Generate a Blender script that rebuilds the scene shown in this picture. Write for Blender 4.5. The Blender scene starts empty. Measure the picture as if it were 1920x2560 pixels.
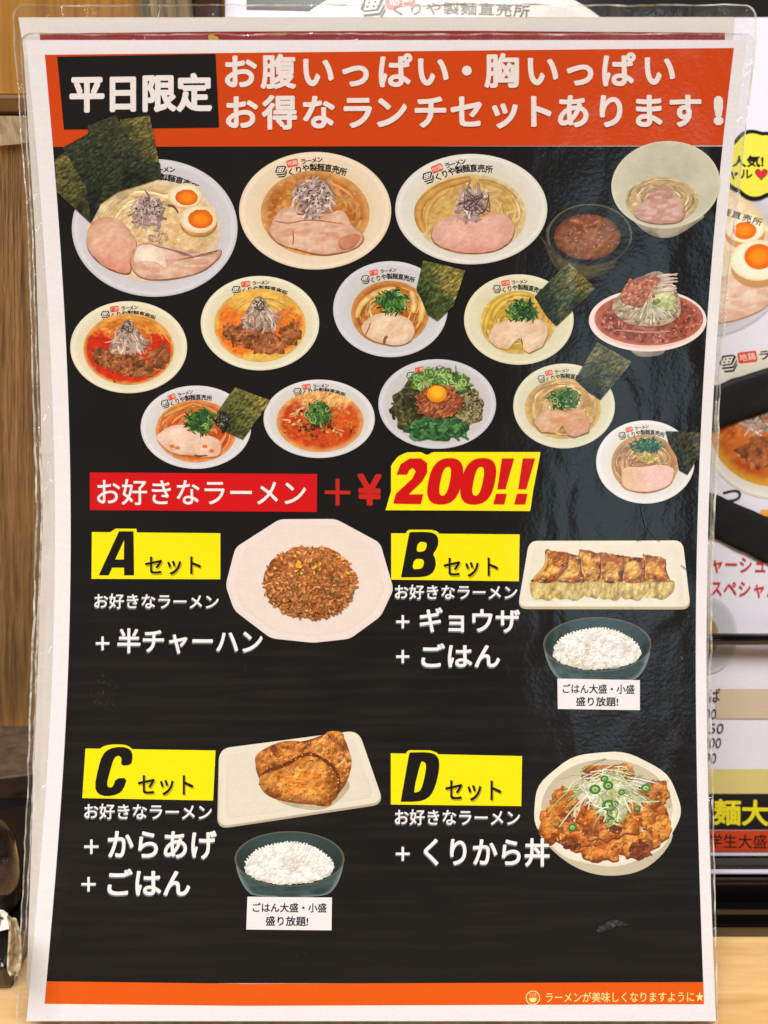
import bpy, math, random
import numpy as np
from mathutils import Vector

# ------------------------------------------------------------------ scene, camera, world, lights
S = bpy.context.scene
COL = S.collection
PITCH = math.radians(25.0)
CAM = np.array([0.0, 0.0, 0.245])
RT = np.array([1.0, 0.0, 0.0])
FW = np.array([0.0, math.cos(PITCH), -math.sin(PITCH)])
UP = np.array([0.0, math.sin(PITCH), math.cos(PITCH)])
FPX, CX, CY = 1925.0, 960.0, 1280.0

cd = bpy.data.cameras.new('camera')
cam = bpy.data.objects.new('camera', cd)
COL.objects.link(cam)
cam.location = CAM
cam.rotation_euler = (math.radians(90) - PITCH, 0, 0)
cd.sensor_fit = 'VERTICAL'
cd.sensor_height = 36.0
cd.lens = 36.0 * FPX / 2560.0
cd.clip_start = 0.01
cd.clip_end = 50.0
cd.dof.use_dof = True
cd.dof.focus_distance = 0.240
cd.dof.aperture_fstop = 9.0
S.camera = cam

W = bpy.data.worlds.new('World')
S.world = W
W.use_nodes = True
wn, wl = W.node_tree.nodes, W.node_tree.links
bg = wn['Background']
tc = wn.new('ShaderNodeTexCoord')
sx = wn.new('ShaderNodeSeparateXYZ')
wr = wn.new('ShaderNodeValToRGB')
wl.new(tc.outputs['Generated'], sx.inputs[0])
wl.new(sx.outputs['Z'], wr.inputs[0])
wr.color_ramp.elements[0].position = 0.0
wr.color_ramp.elements[0].color = (0.60, 0.55, 0.50, 1)
wr.color_ramp.elements[1].position = 0.38
wr.color_ramp.elements[1].color = (0.05, 0.045, 0.04, 1)
wl.new(wr.outputs[0], bg.inputs[0])
bg.inputs[1].default_value = 0.42


def lamp(name, loc, target, sx_, sy_, power, color):
    l = bpy.data.lights.new(name, 'AREA')
    l.shape = 'RECTANGLE'
    l.size, l.size_y, l.energy, l.color = sx_, sy_, power, color
    o = bpy.data.objects.new(name, l)
    COL.objects.link(o)
    o.location = loc
    d = Vector(target) - Vector(loc)
    o.rotation_euler = d.to_track_quat('-Z', 'Y').to_euler()
    return o


MID = (0, 0.21, 0.12)
lamp('ceiling_lamp', (-0.15, -0.22, 1.8), MID, 1.1, 0.7, 46.0, (0.985, 0.96, 0.95))
lamp('left_lamp', (-1.6, -0.5, 1.1), MID, 0.6, 0.6, 10.0, (1.0, 0.92, 0.86))
# cool daylight from a window behind the viewer's right shoulder
lamp('window_light', (0.70, -1.75, 0.90), MID, 0.36, 0.30, 0.56, (0.62, 0.86, 1.0))

S.view_settings.view_transform = 'Standard'
S.view_settings.look = 'None'
S.view_settings.exposure = 0.0
S.view_settings.gamma = 1.0
S.view_settings.use_curve_mapping = False
S.cycles.max_bounces = 8
S.cycles.transparent_max_bounces = 16

# ------------------------------------------------------------------ helpers
rnd = random.Random(7)


def lin(c):
    c = np.asarray(c, float) / 255.0
    return np.where(c <= 0.04045, c / 12.92, ((c + 0.055) / 1.055) ** 2.4)


def hashn(ix, iy, seed):
    n = (ix.astype(np.int64) * 374761393 + iy.astype(np.int64) * 668265263 + seed * 974634777) & 0x7fffffff
    n = ((n ^ (n >> 13)) * 1274126177) & 0x7fffffff
    n = n ^ (n >> 16)
    return (n & 0xffff) / 65535.0


def vn(x, y, s, seed=0):
    x = np.asarray(x, float) / s
    y = np.asarray(y, float) / s
    ix, iy = np.floor(x), np.floor(y)
    fx, fy = x - ix, y - iy
    fx, fy = fx * fx * (3 - 2 * fx), fy * fy * (3 - 2 * fy)
    a, b = hashn(ix, iy, seed), hashn(ix + 1, iy, seed)
    c, d = hashn(ix, iy + 1, seed), hashn(ix + 1, iy + 1, seed)
    return (a * (1 - fx) + b * fx) * (1 - fy) + (c * (1 - fx) + d * fx) * fy


def fbm(x, y, s, seed=0, o=3):
    r, a, t = 0, 1.0, 0
    for k in range(o):
        r = r + a * vn(x, y, s / 2 ** k, seed + k * 17)
        t += a
        a *= 0.6
    return r / t


def sm(a, b, x):
    t = np.clip((np.asarray(x, float) - a) / (b - a), 0, 1)
    return t * t * (3 - 2 * t)


def mix(a, b, t):
    t = np.asarray(t)[..., None]
    return np.asarray(a) * (1 - t) + np.asarray(b) * t


def ray(x, y, d):
    x, y, d = np.broadcast_arrays(np.asarray(x, float), np.asarray(y, float), np.asarray(d, float))
    return CAM + d[..., None] * (FW + ((x - CX) / FPX)[..., None] * RT + ((CY - y) / FPX)[..., None] * UP)


# the front sheet is an A4 page that bows away in the middle: outline measured at several heights
_ys = np.array([-60, 120, 363, 596, 1000, 1300, 1700, 2100, 2453, 2560], float)
_l = np.array([94, 109, 132, 152, 168, 178, 170, 145, 117, 107], float)
_r = np.array([1858, 1835, 1806, 1784, 1755.5, 1745, 1738, 1747, 1757, 1762], float)
_pl = np.polyfit((_ys - 1280) / 1280, _l, 5)
_pr = np.polyfit((_ys - 1280) / 1280, _r, 5)
left = lambda y: np.polyval(_pl, (np.asarray(y, float) - 1280) / 1280)
right = lambda y: np.polyval(_pr, (np.asarray(y, float) - 1280) / 1280)
_K = 0.2015 * FPX
_pd = np.polyfit((_ys - 1280) / 1280, _K / (_r - _l), 4)


def d_front(x, y):
    yy = np.clip(y, -150, 2700)
    return np.polyval(_pd, (yy - 1280) / 1280) + 0 * x


def d_second(x, y):
    return d_front(x, y) + 0.0022


def d_back(x, y):
    return 0.287 + 0 * x + 0 * y


def sheet(df, xy, h):
    """points on a curved sheet, lifted h metres off it; returns positions and normals"""
    x, y = xy[:, 0], xy[:, 1]
    p = ray(x, y, df(x, y))
    px = ray(x + 2, y, df(x + 2, y)) - ray(x - 2, y, df(x - 2, y))
    py = ray(x, y + 2, df(x, y + 2)) - ray(x, y - 2, df(x, y - 2))
    n = np.cross(py, px)
    n /= np.linalg.norm(n, axis=1)[:, None]
    s = np.sign((n * (CAM - p)).sum(1))[:, None]
    n = n * s
    return p + n * np.asarray(h).reshape(-1, 1), n


def mesh_obj(name, V, Fc, mat, parent=None, smooth=False, cols=None, nrm=None):
    me = bpy.data.meshes.new(name)
    me.from_pydata([tuple(v) for v in V], [], [tuple(int(i) for i in f) for f in Fc])
    if cols is not None:
        at = me.color_attributes.new('Col', 'FLOAT_COLOR', 'POINT')
        c4 = np.ones((len(V), 4), np.float32)
        c4[:, :3] = cols
        at.data.foreach_set('color', c4.ravel())
    if smooth or nrm is not None:
        me.polygons.foreach_set('use_smooth', [True] * len(me.polygons))
    me.materials.append(mat)
    me.update()
    if nrm is not None:
        me.normals_split_custom_set_from_vertices([tuple(n) for n in nrm])
    o = bpy.data.objects.new(name, me)
    COL.objects.link(o)
    if parent is not None:
        o.parent = parent
        if parent.name in PINV:
            o.matrix_parent_inverse = PINV[parent.name]
    return o


PINV = {}


def thing(name, label, cat, loc=(0, 0, 0), group=None):
    o = bpy.data.objects.new(name, None)
    COL.objects.link(o)
    o.location = loc
    o.empty_display_size = 0.02
    o['label'], o['category'] = label, cat
    if group:
        o['group'] = group
    from mathutils import Matrix
    PINV[o.name] = Matrix.Translation(Vector(loc)).inverted()
    return o


# ------------------------------------------------------------------ materials
def new_mat(name):
    m = bpy.data.materials.new(name)
    m.use_nodes = True
    return m, m.node_tree.nodes, m.node_tree.links, m.node_tree.nodes['Principled BSDF']


def node(ns, t, **k):
    n = ns.new(t)
    for a, v in k.items():
        setattr(n, a, v)
    return n


def print_material(name, wavy, gloss=1.0, coat_rough=0.13):
    """ink on paper under a laminated film; the film is not perfectly flat"""
    m, ns, ls, b = new_mat(name)
    geo = node(ns, 'ShaderNodeNewGeometry')
    at = node(ns, 'ShaderNodeAttribute', attribute_name='Col')
    g = node(ns, 'ShaderNodeTexNoise')
    g.inputs['Scale'].default_value = 2600
    g.inputs['Detail'].default_value = 2
    ls.new(geo.outputs['Position'], g.inputs['Vector'])
    mp = node(ns, 'ShaderNodeMapping')
    mp.inputs['Scale'].default_value = (60, 900, 900)
    ls.new(geo.outputs['Position'], mp.inputs['Vector'])
    st = node(ns, 'ShaderNodeTexNoise')
    st.inputs['Scale'].default_value = 1.0
    st.inputs['Detail'].default_value = 3
    ls.new(mp.outputs[0], st.inputs['Vector'])
    r1 = node(ns, 'ShaderNodeMapRange')
    r1.inputs[1].default_value, r1.inputs[2].default_value = 0.3, 0.7
    r1.inputs[3].default_value, r1.inputs[4].default_value = 0.95, 1.05
    ls.new(g.outputs[0], r1.inputs[0])
    r2 = node(ns, 'ShaderNodeMapRange')
    r2.inputs[1].default_value, r2.inputs[2].default_value = 0.3, 0.7
    r2.inputs[3].default_value, r2.inputs[4].default_value = 0.985, 1.015
    ls.new(st.outputs[0], r2.inputs[0])
    mu = node(ns, 'ShaderNodeMath', operation='MULTIPLY')
    ls.new(r1.outputs[0], mu.inputs[0])
    ls.new(r2.outputs[0], mu.inputs[1])
    vm = node(ns, 'ShaderNodeVectorMath', operation='SCALE')
    ls.new(at.outputs['Color'], vm.inputs[0])
    ls.new(mu.outputs[0], vm.inputs['Scale'])
    ls.new(vm.outputs[0], b.inputs['Base Color'])
    b.inputs['Roughness'].default_value = 0.75
    b.inputs['Specular IOR Level'].default_value = 0.15
    b.inputs['Coat Weight'].default_value = gloss
    b.inputs['Coat Roughness'].default_value = coat_rough
    b.inputs['Coat IOR'].default_value = 1.5
    # orange peel and ripples of the film, stronger on the right-hand half
    n1 = node(ns, 'ShaderNodeTexNoise')
    n1.inputs['Scale'].default_value = 800
    n1.inputs['Detail'].default_value = 1.0
    n1.inputs['Distortion'].default_value = 0.3
    ls.new(geo.outputs['Position'], n1.inputs['Vector'])
    m2 = node(ns, 'ShaderNodeMapping')
    m2.inputs['Scale'].default_value = (70, 40, 40)
    ls.new(geo.outputs['Position'], m2.inputs['Vector'])
    n2 = node(ns, 'ShaderNodeTexNoise')
    n2.inputs['Scale'].default_value = 1.0
    n2.inputs['Detail'].default_value = 1.5
    n2.inputs['Distortion'].default_value = 0.6
    ls.new(m2.outputs[0], n2.inputs['Vector'])
    sep = node(ns, 'ShaderNodeSeparateXYZ')
    ls.new(geo.outputs['Position'], sep.inputs[0])
    mr = node(ns, 'ShaderNodeMapRange')
    mr.inputs[1].default_value, mr.inputs[2].default_value = -0.03, 0.07
    mr.inputs[3].default_value, mr.inputs[4].default_value = 0.25, 1.0
    ls.new(sep.outputs['X'], mr.inputs[0])
    b1 = node(ns, 'ShaderNodeBump')
    b1.inputs['Distance'].default_value = 0.000032 * wavy
    ls.new(n1.outputs[0], b1.inputs['Height'])
    ls.new(mr.outputs[0], b1.inputs['Strength'])
    b2 = node(ns, 'ShaderNodeBump')
    b2.inputs['Distance'].default_value = 0.00042 * wavy
    ls.new(n2.outputs[0], b2.inputs['Height'])
    ls.new(mr.outputs[0], b2.inputs['Strength'])
    ls.new(b1.outputs[0], b2.inputs['Normal'])
    ls.new(b2.outputs[0], b.inputs['Coat Normal'])
    return m


def simple(name, rgb, rough=0.5, metal=0.0, coat=0.0, noise=0.0, nscale=200, spec=0.5, trans=0.0):
    m, ns, ls, b = new_mat(name)
    c = lin(rgb)
    b.inputs['Roughness'].default_value = rough
    b.inputs['Metallic'].default_value = metal
    b.inputs['Coat Weight'].default_value = coat
    b.inputs['Specular IOR Level'].default_value = spec
    b.inputs['Transmission Weight'].default_value = trans
    if noise:
        geo = node(ns, 'ShaderNodeNewGeometry')
        n = node(ns, 'ShaderNodeTexNoise')
        n.inputs['Scale'].default_value = nscale
        n.inputs['Detail'].default_value = 4
        ls.new(geo.outputs['Position'], n.inputs['Vector'])
        r = node(ns, 'ShaderNodeValToRGB')
        r.color_ramp.elements[0].position, r.color_ramp.elements[1].position = 0.3, 0.7
        r.color_ramp.elements[0].color = (*(c * (1 - noise)), 1)
        r.color_ramp.elements[1].color = (*np.minimum(c * (1 + noise), 1), 1)
        ls.new(n.outputs[0], r.inputs[0])
        ls.new(r.outputs[0], b.inputs['Base Color'])
    else:
        b.inputs['Base Color'].default_value = (*c, 1)
    return m


def wood(name, c0, c1, scale, rough=0.5, bump=0.0, fine=1.0, lean=0.0):
    m, ns, ls, b = new_mat(name)
    geo = node(ns, 'ShaderNodeNewGeometry')
    mp = node(ns, 'ShaderNodeMapping')
    mp.inputs['Scale'].default_value = scale
    rt = node(ns, 'ShaderNodeMapping')
    rt.inputs['Rotation'].default_value = (0, math.radians(lean), 0)
    ls.new(geo.outputs['Position'], rt.inputs['Vector'])
    ls.new(rt.outputs[0], mp.inputs['Vector'])
    n = node(ns, 'ShaderNodeTexNoise')
    n.inputs['Scale'].default_value = 1
    n.inputs['Detail'].default_value = 6
    n.inputs['Roughness'].default_value = 0.6
    n.inputs['Distortion'].default_value = 0.5
    ls.new(mp.outputs[0], n.inputs['Vector'])
    m2 = node(ns, 'ShaderNodeMapping')
    m2.inputs['Scale'].default_value = tuple(s * 5.5 * fine for s in scale)
    ls.new(rt.outputs[0], m2.inputs['Vector'])
    n2 = node(ns, 'ShaderNodeTexNoise')
    n2.inputs['Scale'].default_value = 1
    n2.inputs['Detail'].default_value = 4
    ls.new(m2.outputs[0], n2.inputs['Vector'])
    ad = node(ns, 'ShaderNodeMath', operation='MULTIPLY_ADD')
    ad.inputs[1].default_value = 0.6
    ls.new(n2.outputs[0], ad.inputs[0])
    ls.new(n.outputs[0], ad.inputs[2])
    r = node(ns, 'ShaderNodeValToRGB')
    r.color_ramp.elements[0].position, r.color_ramp.elements[1].position = 0.55, 1.02
    r.color_ramp.elements[0].color = (*lin(c0), 1)
    r.color_ramp.elements[1].color = (*lin(c1), 1)
    ls.new(ad.outputs[0], r.inputs[0])
    ls.new(r.outputs[0], b.inputs['Base Color'])
    b.inputs['Roughness'].default_value = rough
    if bump:
        bp = node(ns, 'ShaderNodeBump')
        bp.inputs['Distance'].default_value = bump
        ls.new(ad.outputs[0], bp.inputs['Height'])
        ls.new(bp.outputs[0], b.inputs['Normal'])
    return m


def film_material(name, cloud, tint=(0.985, 0.98, 0.97)):
    """clear laminating film, slightly cloudy, with a wrinkled glossy skin"""
    m, ns, ls, b = new_mat(name)
    ns.remove(b)
    out = ns['Material Output']
    geo = node(ns, 'ShaderNodeNewGeometry')
    n = node(ns, 'ShaderNodeTexNoise')
    n.inputs['Scale'].default_value = 110
    n.inputs['Detail'].default_value = 3
    n.inputs['Distortion'].default_value = 1.5
    ls.new(geo.outputs['Position'], n.inputs['Vector'])
    bp = node(ns, 'ShaderNodeBump')
    bp.inputs['Distance'].default_value = 0.0014
    ls.new(n.outputs[0], bp.inputs['Height'])
    tr = node(ns, 'ShaderNodeBsdfTransparent')
    tr.inputs[0].default_value = (*tint, 1)
    gl = node(ns, 'ShaderNodeBsdfGlossy')
    gl.inputs['Roughness'].default_value = 0.12
    ls.new(bp.outputs[0], gl.inputs['Normal'])
    df = node(ns, 'ShaderNodeBsdfDiffuse')
    df.inputs[0].default_value = (0.72, 0.68, 0.60, 1)
    r = node(ns, 'ShaderNodeMapRange')
    r.inputs[1].default_value, r.inputs[2].default_value = 0.42, 0.75
    r.inputs[3].default_value, r.inputs[4].default_value = cloud * 0.5, cloud * 2.0
    ls.new(n.outputs[0], r.inputs[0])
    m1 = node(ns, 'ShaderNodeMixShader')
    ls.new(r.outputs[0], m1.inputs[0])
    ls.new(tr.outputs[0], m1.inputs[1])
    ls.new(df.outputs[0], m1.inputs[2])
    lw = node(ns, 'ShaderNodeLayerWeight')
    ls.new(bp.outputs[0], lw.inputs['Normal'])
    pw = node(ns, 'ShaderNodeMath', operation='POWER')
    pw.inputs[1].default_value = 4.0
    ls.new(lw.outputs['Facing'], pw.inputs[0])
    fr = node(ns, 'ShaderNodeMath', operation='MULTIPLY_ADD')
    fr.inputs[1].default_value, fr.inputs[2].default_value = 0.8, 0.07
    ls.new(pw.outputs[0], fr.inputs[0])
    m3 = node(ns, 'ShaderNodeMixShader')
    ls.new(fr.outputs[0], m3.inputs[0])
    ls.new(m1.outputs[0], m3.inputs[1])
    ls.new(gl.outputs[0], m3.inputs[2])
    ls.new(m3.outputs[0], out.inputs[0])
    return m


M_PRINT = print_material('laminated_print', 1.0)
M_PRINT2 = print_material('second_sheet_print', 1.0)
M_BACK = print_material('back_menu_print', 0.35, 0.6, 0.15)
M_FILM = film_material('laminating_film', 0.05)
M_EDGE = film_material('film_edge', 0.55)
M_TAPE = simple('black_tape', (22, 20, 19), 0.6, noise=0.25, nscale=900, spec=0.25)
M_LACQ = simple('black_lacquer', (13, 11, 11), 0.16, coat=0.6)
M_STRIP = simple('pale_edge_strip', (190, 190, 200), 0.35)
M_COUNTER = wood('counter_wood', (196, 148, 84), (232, 192, 132), (7, 60, 60), 0.42, 0.0)
M_BOARD = wood('rough_board_wood', (96, 66, 32), (180, 140, 86), (230, 230, 9), 0.8, 0.003, 0.9, -11)
M_BOARDTOP = wood('worn_board_end', (132, 108, 72), (206, 188, 152), (120, 120, 40), 0.7, 0.0006)
M_WALL = wood('amber_wall_wood', (140, 84, 24), (204, 146, 62), (90, 90, 4), 0.4, 0, 1, -10)
M_RAIL = wood('dark_rail_wood', (88, 56, 24), (138, 92, 40), (10, 60, 60), 0.5)
M_SLATG = wood('grey_slat_wood', (78, 66, 48), (172, 152, 112), (260, 260, 2), 0.6)
M_SLATD = wood('dark_slat_wood', (36, 20, 12), (84, 44, 20), (60, 60, 3), 0.4)
M_SHADEBOX = wood('shade_box_brown', (42, 31, 21), (92, 72, 50), (60, 160, 60), 0.55)

# ------------------------------------------------------------------ drawing tools (print)


def resample(pts, step, closed=True):
    p = np.asarray(pts, float)
    if closed:
        p = np.vstack([p, p[:1]])
    seg = np.hypot(*np.diff(p, axis=0).T)
    cum = np.concatenate([[0], np.cumsum(seg)])
    n = max(6 if closed else 2, int(round(cum[-1] / step)))
    t = np.linspace(0, cum[-1], n + 1)
    q = np.stack([np.interp(t, cum, p[:, 0]), np.interp(t, cum, p[:, 1])], 1)
    return q[:-1] if closed else q


def chaikin(pts, k=2, closed=True):
    p = np.asarray(pts, float)
    if closed:
        c = p.mean(0)
        p = c + (p - c) * 1.045
    for _ in range(k):
        if closed:
            q = np.roll(p, -1, 0)
            p = np.stack([0.75 * p + 0.25 * q, 0.25 * p + 0.75 * q], 1).reshape(-1, 2)
        else:
            a, b = p[:-1], p[1:]
            m = np.stack([0.75 * a + 0.25 * b, 0.25 * a + 0.75 * b], 1).reshape(-1, 2)
            p = np.vstack([p[:1], m, p[-1:]])
    return p


class Ink:
    """flat ink shapes, drawn one over another, that become ONE mesh lying on a sheet"""
    H = 0.0
    clip = None

    def __init__(s, step=0.8e-6):
        s.V, s.C, s.Hh, s.F, s.n, s.step = [], [], [], [], 0, step

    def add(s, xy, faces, col):
        xy = np.asarray(xy, float)
        if s.clip is not None:
            cx, cy, rx, ry = s.clip
            q = np.hypot((xy[:, 0] - cx) / rx, (xy[:, 1] - cy) / ry)
            xy = np.array([cx, cy]) + (xy - np.array([cx, cy])) / np.maximum(q, 1.0)[:, None]
        col = np.broadcast_to(np.asarray(col, float), (len(xy), 3))
        Ink.H += s.step
        ar = 0.0
        for f in faces[:12]:
            p = xy[list(f)]
            ar += float(np.sum(p[:, 0] * np.roll(p[:, 1], -1) - np.roll(p[:, 0], -1) * p[:, 1]))
        if ar > 0:                      # every face looks at the reader
            faces = [tuple(f)[::-1] for f in faces]
        s.V.append(xy)
        s.C.append(col)
        s.Hh.append(np.full(len(xy), Ink.H))
        s.F += [tuple(i + s.n for i in f) for f in faces]
        s.n += len(xy)

    # star-shaped region with inner rings so that its colour can vary
    def star(s, pts, colfn, step=4.0, center=None, nr=None):
        if hasattr(colfn, 'under'):
            w = np.asarray(pts, float)
            m0 = w.mean(0)
            s.star(m0 + (w - m0) * 1.012 + np.array([0.3, 1.6]), lambda x, y, R, T: np.tile(colfn.under * 0.8, (len(x), 1)), 8)
        b = resample(pts, step)
        if hasattr(colfn, 'under'):
            b = b + 2.6 * np.stack([vn(b[:, 0], b[:, 1], 13, 5) - 0.5, vn(b[:, 0], b[:, 1], 13, 6) - 0.5], 1)
        c = np.array(center) if center is not None else b.mean(0)
        R = np.hypot(*(b - c).T).max()
        nr = nr or max(2, int(R / step))
        m = len(b)
        rr = np.arange(1, nr + 1) / nr
        xy = np.vstack([c[None], (c + (b - c)[None] * rr[:, None, None]).reshape(-1, 2)])
        Rn = np.concatenate([[0], np.repeat(rr, m)])
        T = np.concatenate([[0], np.tile(np.arctan2(*(b - c).T[::-1]), nr)])
        f = [(0, 1 + j, 1 + (j + 1) % m) for j in range(m)]
        for k in range(nr - 1):
            a0, b0 = 1 + k * m, 1 + (k + 1) * m
            f += [(a0 + j, b0 + j, b0 + (j + 1) % m, a0 + (j + 1) % m) for j in range(m)]
        col = colfn(xy[:, 0], xy[:, 1], Rn, T) if callable(colfn) else lin(colfn)
        s.add(xy, f, col)

    def ell(s, cx, cy, rx, ry, colfn, step=4.0, rot=0.0, wob=0.0, seed=0):
        n = max(10, int(2 * math.pi * max(rx, ry) / step))
        t = np.linspace(0, 2 * math.pi, n, endpoint=False)
        k = 1 + wob * (vn(np.cos(t) * 3 + 50, np.sin(t) * 3 + 50, 0.7, seed) - 0.5) * 2 if wob else 1
        x, y = rx * np.cos(t) * k, ry * np.sin(t) * k
        ca, sa = math.cos(rot), math.sin(rot)
        s.star(np.stack([cx + x * ca - y * sa, cy + x * sa + y * ca], 1), colfn, step, (cx, cy))

    def quad(s, a, b, c, d, colfn, step=40.0):
        a, b, c, d = (np.array(q, float) for q in (a, b, c, d))
        nx = max(1, int(max(np.hypot(*(b - a)), np.hypot(*(c - d))) / step))
        ny = max(1, int(max(np.hypot(*(d - a)), np.hypot(*(c - b))) / step))
        u, v = np.meshgrid(np.linspace(0, 1, nx + 1), np.linspace(0, 1, ny + 1))
        u, v = u.ravel()[:, None], v.ravel()[:, None]
        xy = (a * (1 - u) + b * u) * (1 - v) + (d * (1 - u) + c * u) * v
        f = [(j * (nx + 1) + i, j * (nx + 1) + i + 1, (j + 1) * (nx + 1) + i + 1, (j + 1) * (nx + 1) + i)
             for j in range(ny) for i in range(nx)]
        col = colfn(xy[:, 0], xy[:, 1], u.ravel(), v.ravel()) if callable(colfn) else lin(colfn)
        s.add(xy, f, col)

    def rows(s, y0, y1, lf, rf, colfn, step=30.0):
        """band between two side curves"""
        nx, ny = 40, max(1, int(abs(y1 - y0) / step))
        u, v = np.meshgrid(np.linspace(0, 1, nx + 1), np.linspace(0, 1, ny + 1))
        u, v = u.ravel(), v.ravel()
        y = y0 + (y1 - y0) * v
        x = lf(y) * (1 - u) + rf(y) * u
        f = [(j * (nx + 1) + i, j * (nx + 1) + i + 1, (j + 1) * (nx + 1) + i + 1, (j + 1) * (nx + 1) + i)
             for j in range(ny) for i in range(nx)]
        xy = np.stack([x, y], 1)
        col = colfn(xy[:, 0], xy[:, 1], u, v) if callable(colfn) else lin(colfn)
        s.add(xy, f, col)

    def poly(s, pts, col):
        s.add(pts, [tuple(range(len(pts)))], lin(col))

    def strand(s, pts, w, col, edge=None, taper=0.3, k=2):
        p = chaikin(pts, k, False)
        d = np.gradient(p, axis=0)
        nrm = np.stack([-d[:, 1], d[:, 0]], 1) / (np.hypot(*d.T)[:, None] + 1e-6)
        t = np.linspace(-1, 1, len(p))
        ww = w * 0.5 * (1 - (1 - taper) * np.abs(t) ** 4)[:, None]
        xy = np.stack([p - nrm * ww, p, p + nrm * ww], 1).reshape(-1, 2)
        c = lin(col)
        e = lin(edge) if edge is not None else c * 0.80
        f = []
        for i in range(len(p) - 1):
            a = 3 * i
            f += [(a, a + 1, a + 4, a + 3), (a + 1, a + 2, a + 5, a + 4)]
        va = 0.78 + 0.42 * vn(p[:, 0], p[:, 1], 11, 3)
        base = np.tile(np.stack([e, c, e * 0.9]), (len(p), 1)) * np.repeat(va, 3)[:, None]
        s.add(xy, f, np.clip(base, 0, 0.95))

    def grain(s, x, y, l, w, a, col, shade=0.7, n=8):
        t = np.linspace(0, 2 * math.pi, n, endpoint=False)
        ca, sa = math.cos(a), math.sin(a)
        px, py = np.cos(t) * l / 2, np.sin(t) * w / 2
        xy = np.vstack([[x, y - w * 0.12], np.stack([x + px * ca - py * sa, y + px * sa + py * ca], 1)])
        c = lin(col)
        cc = np.vstack([np.minimum(c * 1.12, 1), c[None] * (shade + (1 - shade) * 0.6 * (1 - np.sin(t)))[:, None]])
        s.add(xy, [(0, 1 + j, 1 + (j + 1) % n) for j in range(n)], cc)

    def build(s, name, mat, parent=None, df=d_front, label=None, var=0.0):
        xy, h = np.vstack(s.V), np.concatenate(s.Hh)
        if var:
            k_ = 1 + var * (fbm(xy[:, 0], xy[:, 1], 13, 77, 3) - 0.5) * 2
            s.C = [np.clip(np.vstack(s.C) * k_[:, None], 0, 0.95)]
        p, n = sheet(df, xy, h)
        o = mesh_obj(name, p, s.F, mat, parent, cols=np.vstack(s.C), nrm=n)
        # all faces look at the viewer
        o.data.update()
        if label:
            o['label'] = label
        return o


# ---- lettering, from Blender's own built-in typeface
_gc = {}


def glyphs(txt, bold=0.0, space=1.0):
    key = (txt, bold, space)
    if key not in _gc:
        cu = bpy.data.curves.new('t', 'FONT')
        cu.body, cu.size, cu.dimensions, cu.fill_mode = txt, 1.0, '2D', 'BOTH'
        cu.space_character = space
        cu.resolution_u = 4
        ob = bpy.data.objects.new('t', cu)
        COL.objects.link(ob)
        dg = bpy.context.evaluated_depsgraph_get()
        me = bpy.data.meshes.new_from_object(ob.evaluated_get(dg))
        v = np.array([q.co[:2] for q in me.vertices])
        f = [tuple(p.vertices) for p in me.polygons]
        bpy.data.meshes.remove(me)
        bpy.data.objects.remove(ob)
        bpy.data.curves.remove(cu)
        _gc[key] = (v, f)
    return _gc[key]


def put_bold(ink, xy, f, col, b):
    """heavier letters: the outline laid down again a little to each side"""
    if b > 0.12:
        n = 8 if b > 1.2 else 4
        st, ink.step = ink.step, 0.25e-6
        for i in range(n):
            a = 2 * math.pi * (i + 0.5) / n
            ink.add(xy + np.array([b * math.cos(a), b * math.sin(a)]), f, col)
        ink.step = st
    Ink.H -= ink.step - 0.6e-6
    ink.add(xy, f, col)


def text_fit(ink, txt, x0, x1, yl, yr, col, bold=0.0, slant=0.0, space=1.0, shadow=None):
    """set txt into the box x0..x1, heights (top,bottom) yl at its left and yr at its right end"""
    v, f = glyphs(txt, 0.0, space)
    a, b = v.min(0), v.max(0)
    u = (v - a) / (b - a)
    bw = max(0.0, bold) * (x1 - x0) / (b - a)[0]
    x0, x1 = x0 + bw, x1 - bw
    yl, yr = (yl[0] + bw, yl[1] - bw), (yr[0] + bw, yr[1] - bw)
    top = yl[0] + (yr[0] - yl[0]) * u[:, 0]
    bot = yl[1] + (yr[1] - yl[1]) * u[:, 0]
    y = bot + (top - bot) * u[:, 1]
    x = x0 + (x1 - x0) * u[:, 0] + slant * (bot - y)
    xy = np.stack([x, y], 1)
    if shadow is not None:
        put_bold(ink, xy + np.array(shadow[0]), f, lin(shadow[1]), bw)
    put_bold(ink, xy, f, lin(col), bw)


def text_at(ink, txt, cx, cy, sx_, sy_, rot, col, bold=0.0, em=True):
    """one glyph or word centred at cx, cy; sx_ and sy_ are the size of one em"""
    v, f = glyphs(txt, 0.0)
    if em:
        v = v - np.array([0.5 if len(txt) == 1 and ord(txt) > 0x2000 else (v[:, 0].min() + v[:, 0].max()) / 2, 0.36])
    else:
        v = v - (v.min(0) + v.max(0)) / 2
    ca, sa = math.cos(rot), math.sin(rot)
    x, y = v[:, 0] * sx_, -v[:, 1] * sy_
    put_bold(ink, np.stack([cx + x * ca - y * sa, cy + x * sa + y * ca], 1), f, lin(col), bold * sx_)


# ---- printed food
def bowl_col(c, soup=0.75, warm=None):
    c = lin(c)
    w = lin(warm) if warm is not None else c * np.array([0.95, 0.88, 0.72])

    def fn(x, y, R, T):
        k = 0.93 + 0.1 * fbm(x, y, 26, 5) + 0.04 * (vn(x, y, 3, 9) - 0.5)
        o = c[None] * k[:, None]
        o = mix(o, w[None] * np.ones_like(o), 0.55 * sm(soup + 0.14, soup - 0.02, R))
        o = o * (1 - 0.16 * sm(0.955, 1.0, R) * (0.4 + 0.6 * np.sin(T)))[:, None]
        o = np.minimum(o * (1 + 0.12 * sm(0.9, 0.95, R) * sm(0.99, 0.96, R))[:, None], 0.9)
        return o
    return fn


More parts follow.
